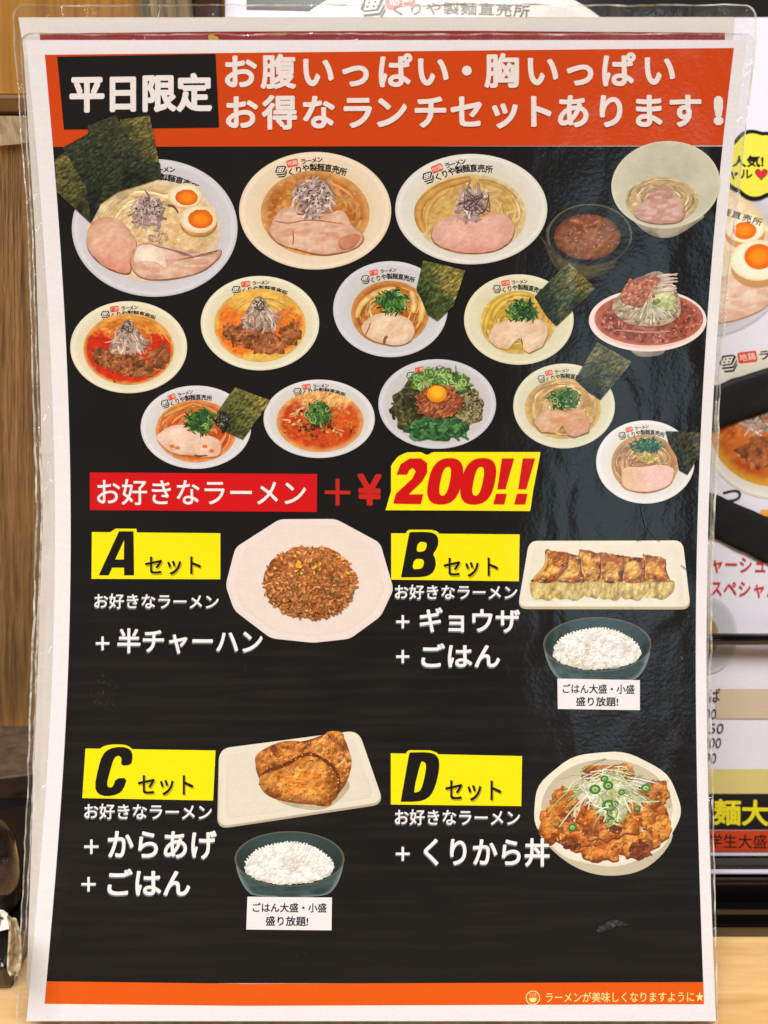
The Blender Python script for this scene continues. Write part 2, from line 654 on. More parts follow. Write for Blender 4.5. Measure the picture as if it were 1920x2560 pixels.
def relief(x, y, sc, seed, amp, o=3, lx=1.4, ly=2.2):
    """uneven lightness of food as a camera recorded it for the print"""
    d = fbm(x, y, sc, seed, o) - fbm(x + lx, y + ly, sc, seed, o)
    return np.clip(1 - amp * d, 0.45, 1.7), -d


def soup_col(a, b, edge, s=30, seed=1, spots=None):
    a, b, edge = lin(a), lin(b), lin(edge)

    def fn(x, y, R, T):
        wx, wy = x + 14 * vn(x, y, 20, seed + 40), y + 14 * vn(x, y, 20, seed + 41)
        t = sm(0.28, 0.72, fbm(wx, wy, s, seed, 4))
        o = mix(a, b, t)
        k, g = relief(wx, wy, 17, seed + 3, 1.5)
        o = o * k[:, None]
        if spots is not None:
            o = mix(o, lin(spots), sm(0.62, 0.85, vn(wx, wy, 9, seed + 8)) * 0.5)
        o = mix(o, edge, 0.7 * sm(0.82, 1.0, R))
        gl = sm(0.80, 0.93, vn(wx * 0.7, wy * 1.5, 8, seed + 13)) * sm(0.25, 0.6, vn(x, y, 46, seed + 15))
        return mix(o, np.minimum(o * 1.5 + 0.10, 0.92), gl * 0.75)
    return fn


def pork_col(a, b, rim, seed=1, rimw=0.93, fat=0.0, low=None):
    a, b, rim = lin(a), lin(b), lin(rim)

    def fn(x, y, R, T):
        o = mix(a, b, sm(0.3, 0.75, fbm(x, y, 34, seed, 4)))
        if low is not None:
            o = mix(o, lin(low), sm(0.15, 0.9, R * np.sin(T)) * 0.8)
        if fat:
            st = sm(0.52, 0.62, vn(x + 0.5 * y, y * 3.2 + 12 * vn(x, y, 30, 3), 22, seed + 4))
            o = mix(o, lin((238, 222, 204)), st * fat)
        rk, rg = relief(x + 5 * vn(x, y, 12, seed), y, 26, seed + 60, 0.9, 3)
        o = o * rk[:, None]
        fib = vn(x * 0.5 + y * 0.35, y * 1.1 - x * 0.3, 5, seed + 21)
        o = o * (0.95 + 0.1 * fib)[:, None]
        o = mix(o, np.minimum(o * 1.25 + 0.03, 0.92), sm(0.05, 0.13, rg) * 0.15)
        o = mix(o, rim, 0.28 * sm(rimw - 0.3, rimw, R) * fbm(x, y, 14, seed + 6) * 1.4)
        return mix(o, rim, sm(rimw + 0.025, rimw + 0.07, R) * np.clip(0.4 + 0.6 * np.sin(T) + 0.5 * (fbm(x, y, 20, seed + 9) - 0.5), 0.1, 1))
    fn.under = rim
    return fn


def nori_col(a, b, dark, seed=1, ax=0.8, ay=-0.5, x0=0, y0=0, span=80):
    a, b, dark = lin(a), lin(b), lin(dark)

    def fn(x, y, R, T):
        g = ((x - x0) * ax + (y - y0) * ay) / span
        t = np.clip(0.5 + g + 0.9 * (fbm(x, y, 40, seed) - 0.5), 0, 1)
        o = mix(dark, a, sm(0, 0.5, t))
        o = mix(o, b, sm(0.5, 1.0, t))
        rk, rg = relief(x + y * 0.5, y * 0.8, 6, seed + 3, 3.0, 2)
        o = o * rk[:, None]
        n = 0.55 + 0.6 * sm(0.25, 0.75, vn(x + y * 0.5, y * 0.8, 5.0, seed + 5)) + 0.35 * sm(0.6, 0.95, vn(x * 0.8, y + x * 0.3, 6.0, seed + 7))
        return o * n[:, None]
    return fn


def crumb_col(a, b, dark, s=12, seed=1):
    a, b, dark = lin(a), lin(b), lin(dark)

    def fn(x, y, R, T):
        wx, wy = x + 6 * vn(x, y, 9, seed + 50), y + 6 * vn(x, y, 9, seed + 51)
        f = fbm(wx, wy, s, seed, 3)
        o = mix(a, b, sm(0.35, 0.7, fbm(x, y, s * 2.2, seed + 31, 2)))
        o = mix(o, dark, sm(0.46, 0.26, f) * 0.85)
        k, g = relief(wx, wy, s, seed, 4.2)
        o = o * k[:, None]
        o = mix(o, np.minimum(b * 1.6 + 0.12, 0.95), sm(0.085, 0.17, g) * 0.6)
        return o * (1 - 0.3 * sm(0.75, 1.0, R) * (0.3 + 0.7 * (np.sin(T) > 0)))[:, None]
    return fn


def noodles(k, cx, cy, rx, ry, cols, n, w=4.5, lo=0.45, hi=0.95, a0=0, a1=2 * math.pi):
    for _ in range(n):
        r = rnd.uniform(lo, hi)
        t0 = rnd.uniform(a0, a1)
        dt = rnd.uniform(0.5, 1.3)
        ts = np.linspace(t0, min(t0 + dt, a1 + 0.1), 7)
        dr = rnd.uniform(-0.12, 0.12)
        jx, jy = rnd.uniform(-6, 6), rnd.uniform(-6, 6)
        pts = [(cx + jx * (1 - abs(2 * i / 6 - 1)) + rx * (r + dr * i / 6) * math.cos(t), cy + jy + ry * (r + dr * i / 6) * math.sin(t))
               for i, t in enumerate(ts)]
        pts = [(cx + (x - cx) * min(1, 0.97 / max(1e-6, math.hypot((x - cx) / rx, (y - cy) / ry))),
                cy + (y - cy) * min(1, 0.97 / max(1e-6, math.hypot((x - cx) / rx, (y - cy) / ry)))) for x, y in pts]
        c = rnd.choice(cols)
        f = rnd.uniform(0.85, 1.12)
        k.strand(pts, w * rnd.uniform(0.7, 1.2), tuple(min(255, q * f) for q in c))


def clump(k, cx, cy, rx, ry, cols, n, w=4.0, l=24, base=None, flecks=None, nfl=0, down=0.0):
    if base is not None:
        k.ell(cx, cy, rx * 0.85, ry * 0.85, crumb_col(base, tuple(min(255, q * 1.25) for q in base), tuple(q * 0.6 for q in base), 9, n), 4, 0, 0.25, n)
    for i in range(n):
        r = math.sqrt(rnd.random())
        t = rnd.uniform(0, 2 * math.pi)
        x, y = cx + rx * r * math.cos(t), cy + ry * r * math.sin(t)
        a = rnd.uniform(0, 2 * math.pi) if rnd.random() > down else rnd.gauss(math.pi / 2 + (x - cx) / rx * -0.7, 0.35)
        L = l * rnd.uniform(0.5, 1.2)
        bend = rnd.uniform(-0.9, 0.9) * L * 0.5
        dx, dy = math.cos(a) * L / 2, math.sin(a) * L / 2
        pts = [(x - dx, y - dy), (x - dy / L * bend, y + dx / L * bend), (x + dx, y + dy)]
        c = rnd.choice(cols)
        f = rnd.uniform(0.8, 1.12)
        k.strand(pts, w * rnd.uniform(0.6, 1.3), tuple(min(255, q * f) for q in c), taper=0.4)
    for i in range(nfl):
        t, r = rnd.uniform(0, 6.28), math.sqrt(rnd.random()) * 0.8
        k.grain(cx + rx * r * math.cos(t), cy - ry * 0.15 + ry * r * math.sin(t) * 0.8, rnd.uniform(3, 6), rnd.uniform(2, 3.5),
                rnd.uniform(0, 3.1), rnd.choice(flecks))


def rings(k, cx, cy, rx, ry, n, cols, rmin=4, rmax=9, w=2.6):
    for _ in range(n):
        t, r = rnd.uniform(0, 6.28), math.sqrt(rnd.random())
        x, y, q = cx + rx * r * math.cos(t), cy + ry * r * math.sin(t), rnd.uniform(rmin, rmax)
        e = rnd.uniform(0.5, 1.0)
        ph, ex = rnd.uniform(0, 6.28), rnd.uniform(3.5, 6.3)
        rot = rnd.uniform(0, 3.14)
        pts = []
        for s in np.linspace(0, ex, 9):
            px, py = q * math.cos(ph + s), q * e * math.sin(ph + s)
            pts.append((x + px * math.cos(rot) - py * math.sin(rot), y + px * math.sin(rot) + py * math.cos(rot)))
        k.strand(pts, w, rnd.choice(cols), taper=0.8, k=1)


GREENS = [(58, 104, 44), (104, 146, 62), (38, 78, 38), (150, 178, 96), (72, 128, 56), (30, 62, 34)]
TEALS = [(40, 92, 70), (70, 128, 92), (30, 70, 60), (110, 150, 110)]
ONION = [(212, 188, 178), (192, 164, 156), (176, 146, 142), (222, 204, 192), (160, 124, 124), (202, 176, 168)]
ONIONW = [(210, 186, 166), (192, 164, 148), (176, 144, 130), (222, 204, 184), (160, 128, 114)]
FLECK = [(52, 66, 38), (36, 48, 30), (72, 88, 50)]


def die_icon(k, x, y, s, rot=0.0):
    ca, sa = math.cos(rot), math.sin(rot)
    T = lambda pts: [(x + (a * ca - b * sa) * s, y + (a * sa + b * ca) * s) for a, b in pts]
    k.poly(T([(-0.28, -0.5), (0.36, -0.5), (0.5, -0.36), (0.22, 0.08), (-0.36, 0.08), (-0.5, -0.06)]), (22, 22, 24))
    k.poly(T([(-0.22, -0.4), (0.36, -0.4), (0.14, 0.0), (-0.38, 0.0)]), (222, 220, 212))
    for a, b in ((-0.12, -0.29), (0.13, -0.29), (-0.2, -0.12), (0.05, -0.12)):
        k.grain(*T([(a, b)])[0], 0.13 * s, 0.1 * s, 0, (22, 22, 24), 1.0)
    for i in range(2):
        o = 0.2 * i
        k.poly(T([(-0.42 + o * .6, 0.16 + o), (0.24, 0.16 + o), (0.52, -0.22 + o), (0.52, -0.08 + o), (0.28, 0.27 + o), (-0.36 + o * .6, 0.27 + o)]), (22, 22, 24))


def red_tag(k, x, y, w, h, rot):
    ca, sa = math.cos(rot), math.sin(rot)
    T = lambda a, b: (x + a * ca - b * sa, y + a * sa + b * ca)
    pts = []
    for sx_, sy_, t0 in ((1, -1, -90), (1, 1, 0), (-1, 1, 90), (-1, -1, 180)):
        for q in (0, 30, 60, 90):
            a = math.radians(t0 + q)
            pts.append(T(sx_ * (w / 2 - h * 0.2) + h * 0.2 * math.cos(a), sy_ * (h / 2 - h * 0.2) + h * 0.2 * math.sin(a)))
    k.poly(pts, (214, 66, 42))
    for i, ch in enumerate('地鶏'):
        q = T((-0.22 + 0.44 * i) * w, 0)
        text_at(k, ch, q[0], q[1], h * 0.72, h * 0.72, rot, (240, 214, 198), 0.01)


def bowl_logo(parent, cx, cy, rx, ry, rot=0.0, sh=(0, 0), skip=''):
    k = Ink()
    rot = math.radians(rot)

    def N(dx, dy):
        r, a = math.hypot(dx, dy), math.atan2(dy, dx) + rot
        return cx + rx * (r * math.cos(a) + sh[0]), cy + ry * (r * math.sin(a) + sh[1])
    if 'icon' not in skip:
        die_icon(k, *N(-0.45, -0.66), rx * 0.155, rot - 0.1)
    if 'tag' not in skip:
        red_tag(k, *N(-0.30, -0.81), rx * 0.15, rx * 0.098, rot - 0.22)
    for i, ch in enumerate('ラーメン'):
        x, y = N(-0.155 + 0.072 * i, -0.835 - 0.012 * i)
        text_at(k, ch, x, y, rx * 0.082, rx * 0.082, rot - 0.1, (20, 18, 18), 0.035)
    for i, ch in enumerate('くりや製麺直売所'):
        t = (i - 3.6) / 8
        x, y = N(0.78 * t + 0.035, -0.735 + 0.40 * t * t)
        text_at(k, ch, x, y, rx * 0.104, rx * 0.108, rot + t * 0.55, (20, 18, 18), 0.032)
    return k.build('bowl_logo', M_PRINT, parent)


# ================================================================== BACKGROUND STRUCTURE
def box_mesh(name, p0, p1, mat, parent=None, bev=0.0):
    (x0, y0, z0), (x1, y1, z1) = p0, p1
    V = [(x0, y0, z0), (x1, y0, z0), (x1, y1, z0), (x0, y1, z0), (x0, y0, z1), (x1, y0, z1), (x1, y1, z1), (x0, y1, z1)]
    Fc = [(0, 3, 2, 1), (4, 5, 6, 7), (0, 1, 5, 4), (1, 2, 6, 5), (2, 3, 7, 6), (3, 0, 4, 7)]
    o = mesh_obj(name, V, Fc, mat, parent)
    if bev:
        m = o.modifiers.new('bevel', 'BEVEL')
        m.width, m.segments = bev, 2
    return o


def row_z(row, y):
    """height of a point at distance y that the photo shows at picture row"""
    v = (CY - row) / FPX
    t = y / (math.cos(PITCH) + v * math.sin(PITCH))
    return CAM[2] - t * (math.sin(PITCH) - v * math.cos(PITCH))


def col_x(px, row, y):
    v = (CY - row) / FPX
    t = y / (math.cos(PITCH) + v * math.sin(PITCH))
    return t * (px - CX) / FPX


def tagset(o, label=None, cat=None, group=None, kind=None):
    for k_, v_ in (('label', label), ('category', cat), ('group', group), ('kind', kind)):
        if v_:
            o[k_] = v_
    return o


counter = box_mesh('counter', (-0.9, -0.25, -0.04), (0.9, 0.55, 0.0), M_COUNTER)
tagset(counter, 'pale wooden counter top under the menus', 'counter', kind='structure')

# wooden wall, rail, rough board, slats on the left and top
wy = 0.345
wall = thing('wooden_wall', 'amber wooden wall panel behind the top left corner of the menus', 'wall', (-0.2, wy, 0.0))
zr = row_z(238, wy)
box_mesh('panel', (-0.62, wy, zr + 0.0005), (0.9, wy + 0.02, 0.75), M_WALL, wall)
box_mesh('rail', (-0.62, wy - 0.003, row_z(288, wy)), (0.9, wy + 0.02, zr), M_RAIL, wall, 0.0012)
box_mesh('lower_panel', (-0.62, wy + 0.004, 0.0005), (0.9, wy + 0.02, row_z(288, wy) - 0.0005), M_RAIL, wall)

by = 0.285
bd = thing('rough_board', 'upright rough brown wooden board with a worn pale upper end, left of the menu', 'board', (-0.15, by, 0.0))
zt = row_z(338, by)
box_mesh('plank', (-0.33, by, 0.0006), (-0.085, by + 0.02, zt), M_BOARD, bd, 0.001)
ko = []
# worn, chipped upper end
nx = 40
xs = np.linspace(-0.33, -0.085, nx + 1)
zb = zt - 0.001 + 0.004 * (vn(xs * 1000, xs * 0, 9, 4) - 0.6)
ztop = row_z(290, by) + 0 * xs
V = []
for yy in (by - 0.0012, by + 0.02):
    V += [(x, yy, z) for x, z in zip(xs, zb)] + [(x, yy, z) for x, z in zip(xs, ztop)]
n1 = nx + 1
Fc = []
for i in range(nx):
    Fc += [(i, i + 1, n1 + i + 1, n1 + i), (2 * n1 + i, 3 * n1 + i, 3 * n1 + i + 1, 2 * n1 + i + 1),
           (n1 + i, n1 + i + 1, 3 * n1 + i + 1, 3 * n1 + i), (i, 2 * n1 + i, 2 * n1 + i + 1, i + 1)]
Fc += [(0, n1, 3 * n1, 2 * n1), (nx, 2 * n1 + nx, 3 * n1 + nx, n1 + nx)]
mesh_obj('worn_end', V, Fc, M_BOARDTOP, bd)

sy = 0.335
for i, (a, b, m, nm, lb) in enumerate((
        (346, 375, M_SLATG, 'wooden_slat', 'narrow grey wooden slat, leftmost of the upright slats above the menus'),
        (377, 482, M_SLATG, 'wooden_slat', 'wide grey streaked wooden slat above the red strip of the second menu'),
        (484, 546, M_SLATD, 'wooden_slat', 'dark brown glossy wooden slat beside the white back menu'),)):
    xa, xb = col_x(a, 20, sy), col_x(b, 20, sy)
    o = box_mesh('slat', (xa, sy - 0.002 * (i == 1), 0.0006), (xb, sy + 0.0065, 0.62), m, wall, 0.0008)
    o['label'] = lb

# added dark box behind the jar, standing in for a surface in shade
bx = 0.232
zt = row_z(1925, 0.262)
zb_ = 0.020
bxs = [(-0.30, 0.203), (-0.098, 0.243), (-0.098, 0.2635), (-0.30, 0.2635)]
o = mesh_obj('shade_box', [(x, y, 0.0006) for x, y in bxs] + [(x, y, zb_) for x, y in bxs],
             [(0, 3, 2, 1), (4, 5, 6, 7), (0, 1, 5, 4), (1, 2, 6, 5), (2, 3, 7, 6), (3, 0, 4, 7)], M_SHADEBOX)
md = o.modifiers.new('bevel', 'BEVEL')
md.width, md.segments = 0.0006, 2
tagset(o, 'low dark brown box shape added in place of the shaded surface behind the spice jar', 'box')

# ================================================================== BACK MENU AND ITS STAND
back = thing('large_menu', 'large white menu poster with black tape strips, in a black holder behind the sheets', 'menu',
             tuple(ray(1300, 2138, 0.287)))
Ink.H = 0.0
k = Ink()
k.quad((563, -220), (2120, -220), (2120, 2139), (563, 2139), (226, 223, 232), 60)
page = k.build('page', M_BACK, back, d_back)
Ink.H = 0.00004
k = Ink(8e-6)
k.quad((616, -220), (2120, -220), (2120, 43), (1400, 43), (14, 12, 13), 60)
k.quad((616, -220), (1400, -220), (1400, 43), (616, 25), (14, 12, 13), 60)
k.build('black_band', M_BACK, back, d_back)
Ink.H = 0.0001
k = Ink(6e-6)
k.ell(1127, 200, 458, 270, bowl_col((222, 219, 210), 0.7), 12)
hb = k.build('printed_bowl', M_BACK, back, d_back)
k = Ink(6e-6)
die_icon(k, 932, 24, 62, -0.1)
red_tag(k, 1000, -2, 74, 42, -0.25)
for i, ch in enumerate('くりや製麺直売所'):
    text_at(k, ch, 996 + i * 44, 25 - 5 * math.sin(i / 7 * 3.1) + i * 0.6, 42, 34, (i - 3.5) * 0.03, (60, 58, 56), 0.02)
k.build('bowl_logo', M_BACK, hb, d_back)

Ink.H = 0.0001
k = Ink(6e-6)
k.ell(1750, 632, 232, 214, bowl_col((196, 196, 202), 0.8), 8)
rb = k.build('printed_bowl', M_BACK, back, d_back)
k = Ink(4e-6)
k.ell(1750, 632, 184, 172, soup_col((228, 204, 166), (236, 218, 188), (214, 186, 140), 40, 3), 6)
k.build('soup', M_BACK, rb, d_back)
k = Ink(4e-6)
k.star(chaikin([(1700, 700), (1800, 690), (1925, 700), (1925, 760), (1870, 790), (1800, 808), (1700, 800)]),
       pork_col((222, 178, 152), (232, 204, 180), (176, 122, 80), 8, 0.93, 0.5), 5)
k.build('pork_slice', M_BACK, rb, d_back)
for ex, ey, rx_, ry_, yx, yy, yrx, yry in ((1862, 574, 50, 42, 1861, 577, 30, 22), (1893, 655, 68, 58, 1897, 642, 37, 32)):
    k = Ink(4e-6)
    k.ell(ex, ey + 10, rx_, ry_ * 0.95, (196, 146, 92), 6)
    k.ell(ex, ey - 4, rx_, ry_ * 0.88, lambda x, y, R, T: mix(lin((244, 234, 208)), lin((236, 214, 166)), sm(0.8, 1, R)), 5)
    k.ell(yx, yy, yrx, yry, lambda x, y, R, T: mix(lin((246, 140, 26)), lin((226, 104, 10)), sm(0.3, 0.9, R)) * (0.9 + 0.2 * fbm(x, y, 12, 2))[:, None], 4)
    k.build('egg_half', M_BACK, rb, d_back)
k = Ink(4e-6)
for i, ch in enumerate('麺直売所'):
    text_at(k, ch, 1815 + i * 26, 530 + i * 8, 25, 20, 0.3, (40, 38, 38), 0.02)
k.build('bowl_logo', M_BACK, rb, d_back)

Ink.H = 0.0001
k = Ink(6e-6)
k.ell(1935, 1058, 186, 190, bowl_col((222, 219, 206), 0.8), 8)
rb = k.build('printed_bowl', M_BACK, back, d_back)
k = Ink(4e-6)
die_icon(k, 1820, 910, 44, -0.1)
red_tag(k, 1868, 893, 48, 28, -0.12)
text_at(k, 'ラ', 1910, 888, 30, 26, -0.1, (26, 24, 24), 0.03)
k.build('bowl_logo', M_BACK, rb, d_back)
k = Ink(4e-6)
k.ell(1935, 1070, 160, 146, soup_col((200, 110, 40), (170, 70, 26), (222, 172, 46), 60, 12, (226, 150, 80)), 5)
k.build('soup', M_BACK, rb, d_back)
k = Ink(4e-6)
k.ell(1900, 1130, 60, 36, crumb_col((136, 76, 40), (168, 98, 54), (88, 46, 24), 20, 4), 4, 0, 0.3, 3)
k.build('meat', M_BACK, rb, d_back)
k = Ink(4e-6)
clump(k, 1900, 1050, 50, 28, ONIONW, 26, 8, 60, None, FLECK, 20)
k.build('onion_topping', M_BACK, rb, d_back)

Ink.H = 0.0004
k = Ink(6e-6)
cl = []
for t in np.linspace(0, 2 * math.pi, 72, endpoint=False):
    r = 1 + 0.10 * abs(math.cos(t * 3.5 + 0.3))
    cl.append((1892 + 84 * r * math.cos(t), 413 + 82 * r * math.sin(t)))
k.star(cl, (16, 14, 14), 8)
cl = [(1892 + (x - 1892) * 0.89, 413 + (y - 413) * 0.89) for x, y in cl]
k.star(cl, (228, 220, 74), 8)
bb = k.build('burst_badge', M_BACK, back, d_back)
k = Ink(4e-6)
text_fit(k, '大人気!', 1794, 1908, (391, 419), (389, 420), (14, 12, 12), 0.035)
text_fit(k, 'シャル', 1786, 1880, (424, 450), (424, 450), (14, 12, 12), 0.035)
k.build('badge_text', M_BACK, bb, d_back)
k = Ink(4e-6)
for g, c in ((1.18, (16, 14, 14)), (1.0, (212, 40, 62))):
    hp = []
    for t in np.linspace(0, 2 * math.pi, 30, endpoint=False):
        hp.append((1902 + g * 0.85 * 16 * math.sin(t) ** 3, 436 - g * 0.9 * (13 * math.cos(t) - 5 * math.cos(2 * t) - 2 * math.cos(3 * t) - math.cos(4 * t))))
    k.star(hp, c, 3, (1902, 438))
k.build('heart', M_BACK, bb, d_back)

Ink.H = 0.0004
k = Ink(4e-6)
text_fit(k, 'つ', 1806, 1852, (1224, 1254), (1224, 1254), (30, 34, 36), 0.01)
k.build('dish_text', M_BACK, back, d_back)
k = Ink(4e-6)
text_fit(k, 'ャーシュー', 1778, 1950, (1392, 1432), (1394, 1434), (204, 42, 36), 0.015)
text_fit(k, 'スペシャル', 1774, 1948, (1452, 1492), (1454, 1494), (204, 42, 36), 0.015)
k.build('dish_text', M_BACK, back, d_back)
k = Ink(4e-6)
k.quad((1900, 1274), (2120, 1276), (2120, 1292), (1900, 1290), (232, 160, 70), 60)
k.build('orange_stripe', M_BACK, back, d_back)
k = Ink(4e-6)
k.ell(1768, 1588, 74, 96, lambda x, y, R, T: mix(lin((188, 188, 192)), lin((206, 206, 210)), sm(0.85, 1, R)), 6)
k.ell(1740, 1590, 56, 60, soup_col((150, 118, 50), (184, 152, 80), (170, 150, 100), 16, 5), 6)
k.build('printed_dish', M_BACK, back, d_back)
k = Ink(4e-6)
k.quad((1788, 1722), (2120, 1722), (2120, 1796), (1788, 1796), (204, 184, 158), 60)
pb = k.build('tan_band', M_BACK, back, d_back)
k = Ink(4e-6)
text_fit(k, 'そば', 1742, 1800, (1720, 1755), (1720, 1755), (34, 32, 32), 0.015)
for tx, x0, x1, y0 in (('800', 1744, 1788, 1772), ('150', 1758, 1806, 1808), ('200', 1756, 1800, 1844), ('90', 1760, 1788, 1882)):
    text_fit(k, tx, x0, x1, (y0, y0 + 25), (y0, y0 + 25), (40, 40, 42), -0.006, 0.12)
k.build('price_text', M_BACK, back, d_back)
k = Ink(4e-6)
k.quad((1600, 1922), (2120, 1922), (2120, 1983), (1600, 1983), (212, 198, 122), 60)
k.build('yellow_band', M_BACK, back, d_back)
k = Ink(4e-6)
k.quad((1600, 1985), (2120, 1985), (2120, 2072), (1600, 2072), (24, 21, 20), 60)
nb = k.build('black_banner', M_BACK, back, d_back)
k = Ink(4e-6)
text_fit(k, '麺大盛', 1782, 1990, (1996, 2062), (2000, 2066), (234, 220, 30), 0.03)
k.build('banner_text', M_BACK, nb, d_back)
k = Ink(4e-6)
k.quad((1600, 2075), (2120, 2075), (2120, 2128), (1600, 2128), (206, 68, 26), 60)
nb = k.build('red_banner', M_BACK, back, d_back)
k = Ink(4e-6)
text_fit(k, '学生大盛', 1770, 1916, (2083, 2119), (2085, 2121), (28, 24, 22), 0.012)
k.build('banner_text', M_BACK, nb, d_back)


def tape(pts, name='tape_strip'):
    """a strip of black cloth tape, 0.4 mm thick with slightly wavy long edges"""
    a, b, c, d = (np.array(p, float) for p in pts)
    n = 40
    t = np.linspace(0, 1, n + 1)[:, None]
    up_, lo_ = a * (1 - t) + b * t, d * (1 - t) + c * t
    up_[:, 1] += 3 * (vn(up_[:, 0], up_[:, 1], 30, 2) - 0.5) * 2
    lo_[:, 1] += 2 * (vn(lo_[:, 0], lo_[:, 1], 30, 3) - 0.5) * 2
    rowsv, Fq, m = [], [], 9
    P3 = []
    for j in range(m):
        q = j / (m - 1)
        xy = up_ * (1 - q) + lo_ * q
        h = 0.0007 + 0.0005 * vn(xy[:, 0] * 0.8, xy[:, 1], 45, 6) + 0.0002 * vn(xy[:, 0], xy[:, 1], 9, 8)
        if j in (0, m - 1):
            h = h - 0.0004
        p, _ = sheet(d_back, xy, h)
        P3.append(p)
    V = np.vstack(P3)
    for j in range(m - 1):
        for i in range(n):
            q0 = j * (n + 1) + i
            Fq.append((q0, q0 + 1, q0 + n + 2, q0 + n + 1))
    o = mesh_obj(name, V, Fq, M_TAPE, back, True)
    md = o.modifiers.new('thick', 'SOLIDIFY')
    md.thickness, md.offset = 0.0003, -1
    return o


tape([(1640, 1008), (1985, 900), (1985, 1008), (1640, 1122)])
tape([(1640, 1172), (2000, 1330), (2000, 1448), (1640, 1278)])

stand = thing('menu_holder', 'black lacquered menu holder with a glossy cross rod, standing on the pale counter', 'menu holder', (0.12, 0.19, 0.0))


def extrude_profile(name, prof, x0, x1, mat, parent, bev=0.0006):
    n = len(prof)
    V = [(x0, y, z) for y, z in prof] + [(x1, y, z) for y, z in prof]
    Fc = [(i, (i + 1) % n, n + (i + 1) % n, n + i) for i in range(n)] + [tuple(range(n))[::-1], tuple(range(n, 2 * n))]
    o = mesh_obj(name, V, Fc, mat, parent)
    if bev:
        m = o.modifiers.new('bevel', 'BEVEL')
        m.width, m.segments = bev, 2
    return o


y0 = 0.1785
prof = [(y0, 0.0005), (y0, row_z(2318, y0)), (0.1815, row_z(2312, 0.1815)), (0.1835, row_z(2270, 0.1835)), (0.1885, row_z(2262, 0.1885)),
        (0.190, row_z(2204, 0.190)), (0.1924, row_z(2204, 0.190)), (0.1924, 0.005), (0.2175, 0.005), (0.2175, 0.0005)]
extrude_profile('base', prof, -0.06, 0.30, M_LACQ, stand, 0.0007)
zb = row_z(2204, 0.190)
box_mesh('front_lip', (-0.06, 0.1945, 0.0052), (0.30, 0.1985, row_z(2143, 0.1985)), M_LACQ, stand, 0.0005)
box_mesh('pale_strip', (-0.06, 0.1926, row_z(2187, 0.1926)), (0.30, 0.1943, row_z(2172, 0.1943)), M_STRIP, stand, 0.0003)  # reflective top edge of the base, its shine put in as pale grey


def tube(name, a, b, r, mat, parent, n=20):
    a, b = np.array(a), np.array(b)
    d = (b - a) / np.linalg.norm(b - a)
    u = np.cross(d, [0, 0.3, 1.0])
    u /= np.linalg.norm(u)
    w = np.cross(d, u)
    t = np.linspace(0, 2 * math.pi, n, endpoint=False)
    ring = np.cos(t)[:, None] * u * r + np.sin(t)[:, None] * w * r
    V = np.vstack([a + ring, b + ring])
    Fc = [(i, (i + 1) % n, n + (i + 1) % n, n + i) for i in range(n)] + [tuple(range(n))[::-1], tuple(range(n, 2 * n))]
    o = mesh_obj(name, V, Fc, mat, parent, True)
    return o


tube('cross_rod', ray(1500, 1598, 0.2815), ray(2110, 1598, 0.2815), 0.0022, M_LACQ, stand)
tube('side_post', ray(2104, 1560, 0.283), ray(2104, 2210, 0.279), 0.003, M_LACQ, stand)

# ================================================================== SECOND SHEET (laminated, tucked behind the front one)
sec = thing('laminated_sheet', 'second laminated sheet with a dark red top strip, tucked behind the front lunch menu', 'menu',
            tuple(ray(940, 2500, 0.24)), 'laminated sheets')


def pl2(y):
    return np.interp(y, [40, 120, 590, 1000, 1300, 1700, 2011, 2300, 2470], [45, 58, 88, 101, 107, 93, 82, 72, 66])


def pr2(y):
    return np.interp(y, [40, 120, 590, 1000, 1300, 1700, 2100, 2470], [1838, 1832, 1770, 1742, 1735, 1730, 1738, 1748])


def top2(x):
    return 44 + 0 * x


Ink.H = 0
k = Ink()
k.rows(43, 2470, pl2, pr2, (226, 220, 212), 30)
o = k.build('paper', M_PRINT2, sec, d_second)
Ink.H = 0.00006
k = Ink()
nx = 60
u = np.linspace(100, 1812, nx + 1)
t_ = np.interp(u, [100, 540, 1150, 1812], [84, 79, 77, 82])
k.add(np.concatenate([np.stack([u, t_], 1), np.stack([u, t_ * 0 + 150], 1)]), [(i, i + 1, nx + 2 + i, nx + 1 + i) for i in range(nx)], lin((150, 40, 42)))
rs = k.build('red_strip', M_PRINT2, sec, d_second)
k = Ink(3e-6)
for a, b, c in ((520, 98, 9), (529, 93, 9), (538, 98, 9), (529, 101, 8)):
    k.ell(a, b, c, c * 0.85, (204, 166, 52), 3)
k.build('flower_mark', M_PRINT2, rs, d_second)


def ring_film(name, inner, outer, df, parent, h, mat, ripple=0.0008, seed=1):
    """strip of film between two closed outlines with the same number of points"""
    a, b = np.asarray(inner, float), np.asarray(outer, float)
    n, m = len(a), 6
    P3 = []
    for j in range(m):
        q = j / (m - 1)
        xy = a * (1 - q) + b * q
        hh = h + ripple * q * (fbm(xy[:, 0], xy[:, 1], 70, seed) - 0.4)
        P3.append(sheet(df, xy, hh)[0])
    V = np.vstack(P3)
    Fq = [(j * n + i, j * n + (i + 1) % n, (j + 1) * n + (i + 1) % n, (j + 1) * n + i) for j in range(m - 1) for i in range(n)]
    f0 = Fq[0]
    nn_ = np.cross(V[f0[1]] - V[f0[0]], V[f0[2]] - V[f0[0]])
    if np.dot(nn_, CAM - V[f0[0]]) < 0:
        Fq = [f[::-1] for f in Fq]
    return mesh_obj(name, V, Fq, mat, parent, True)


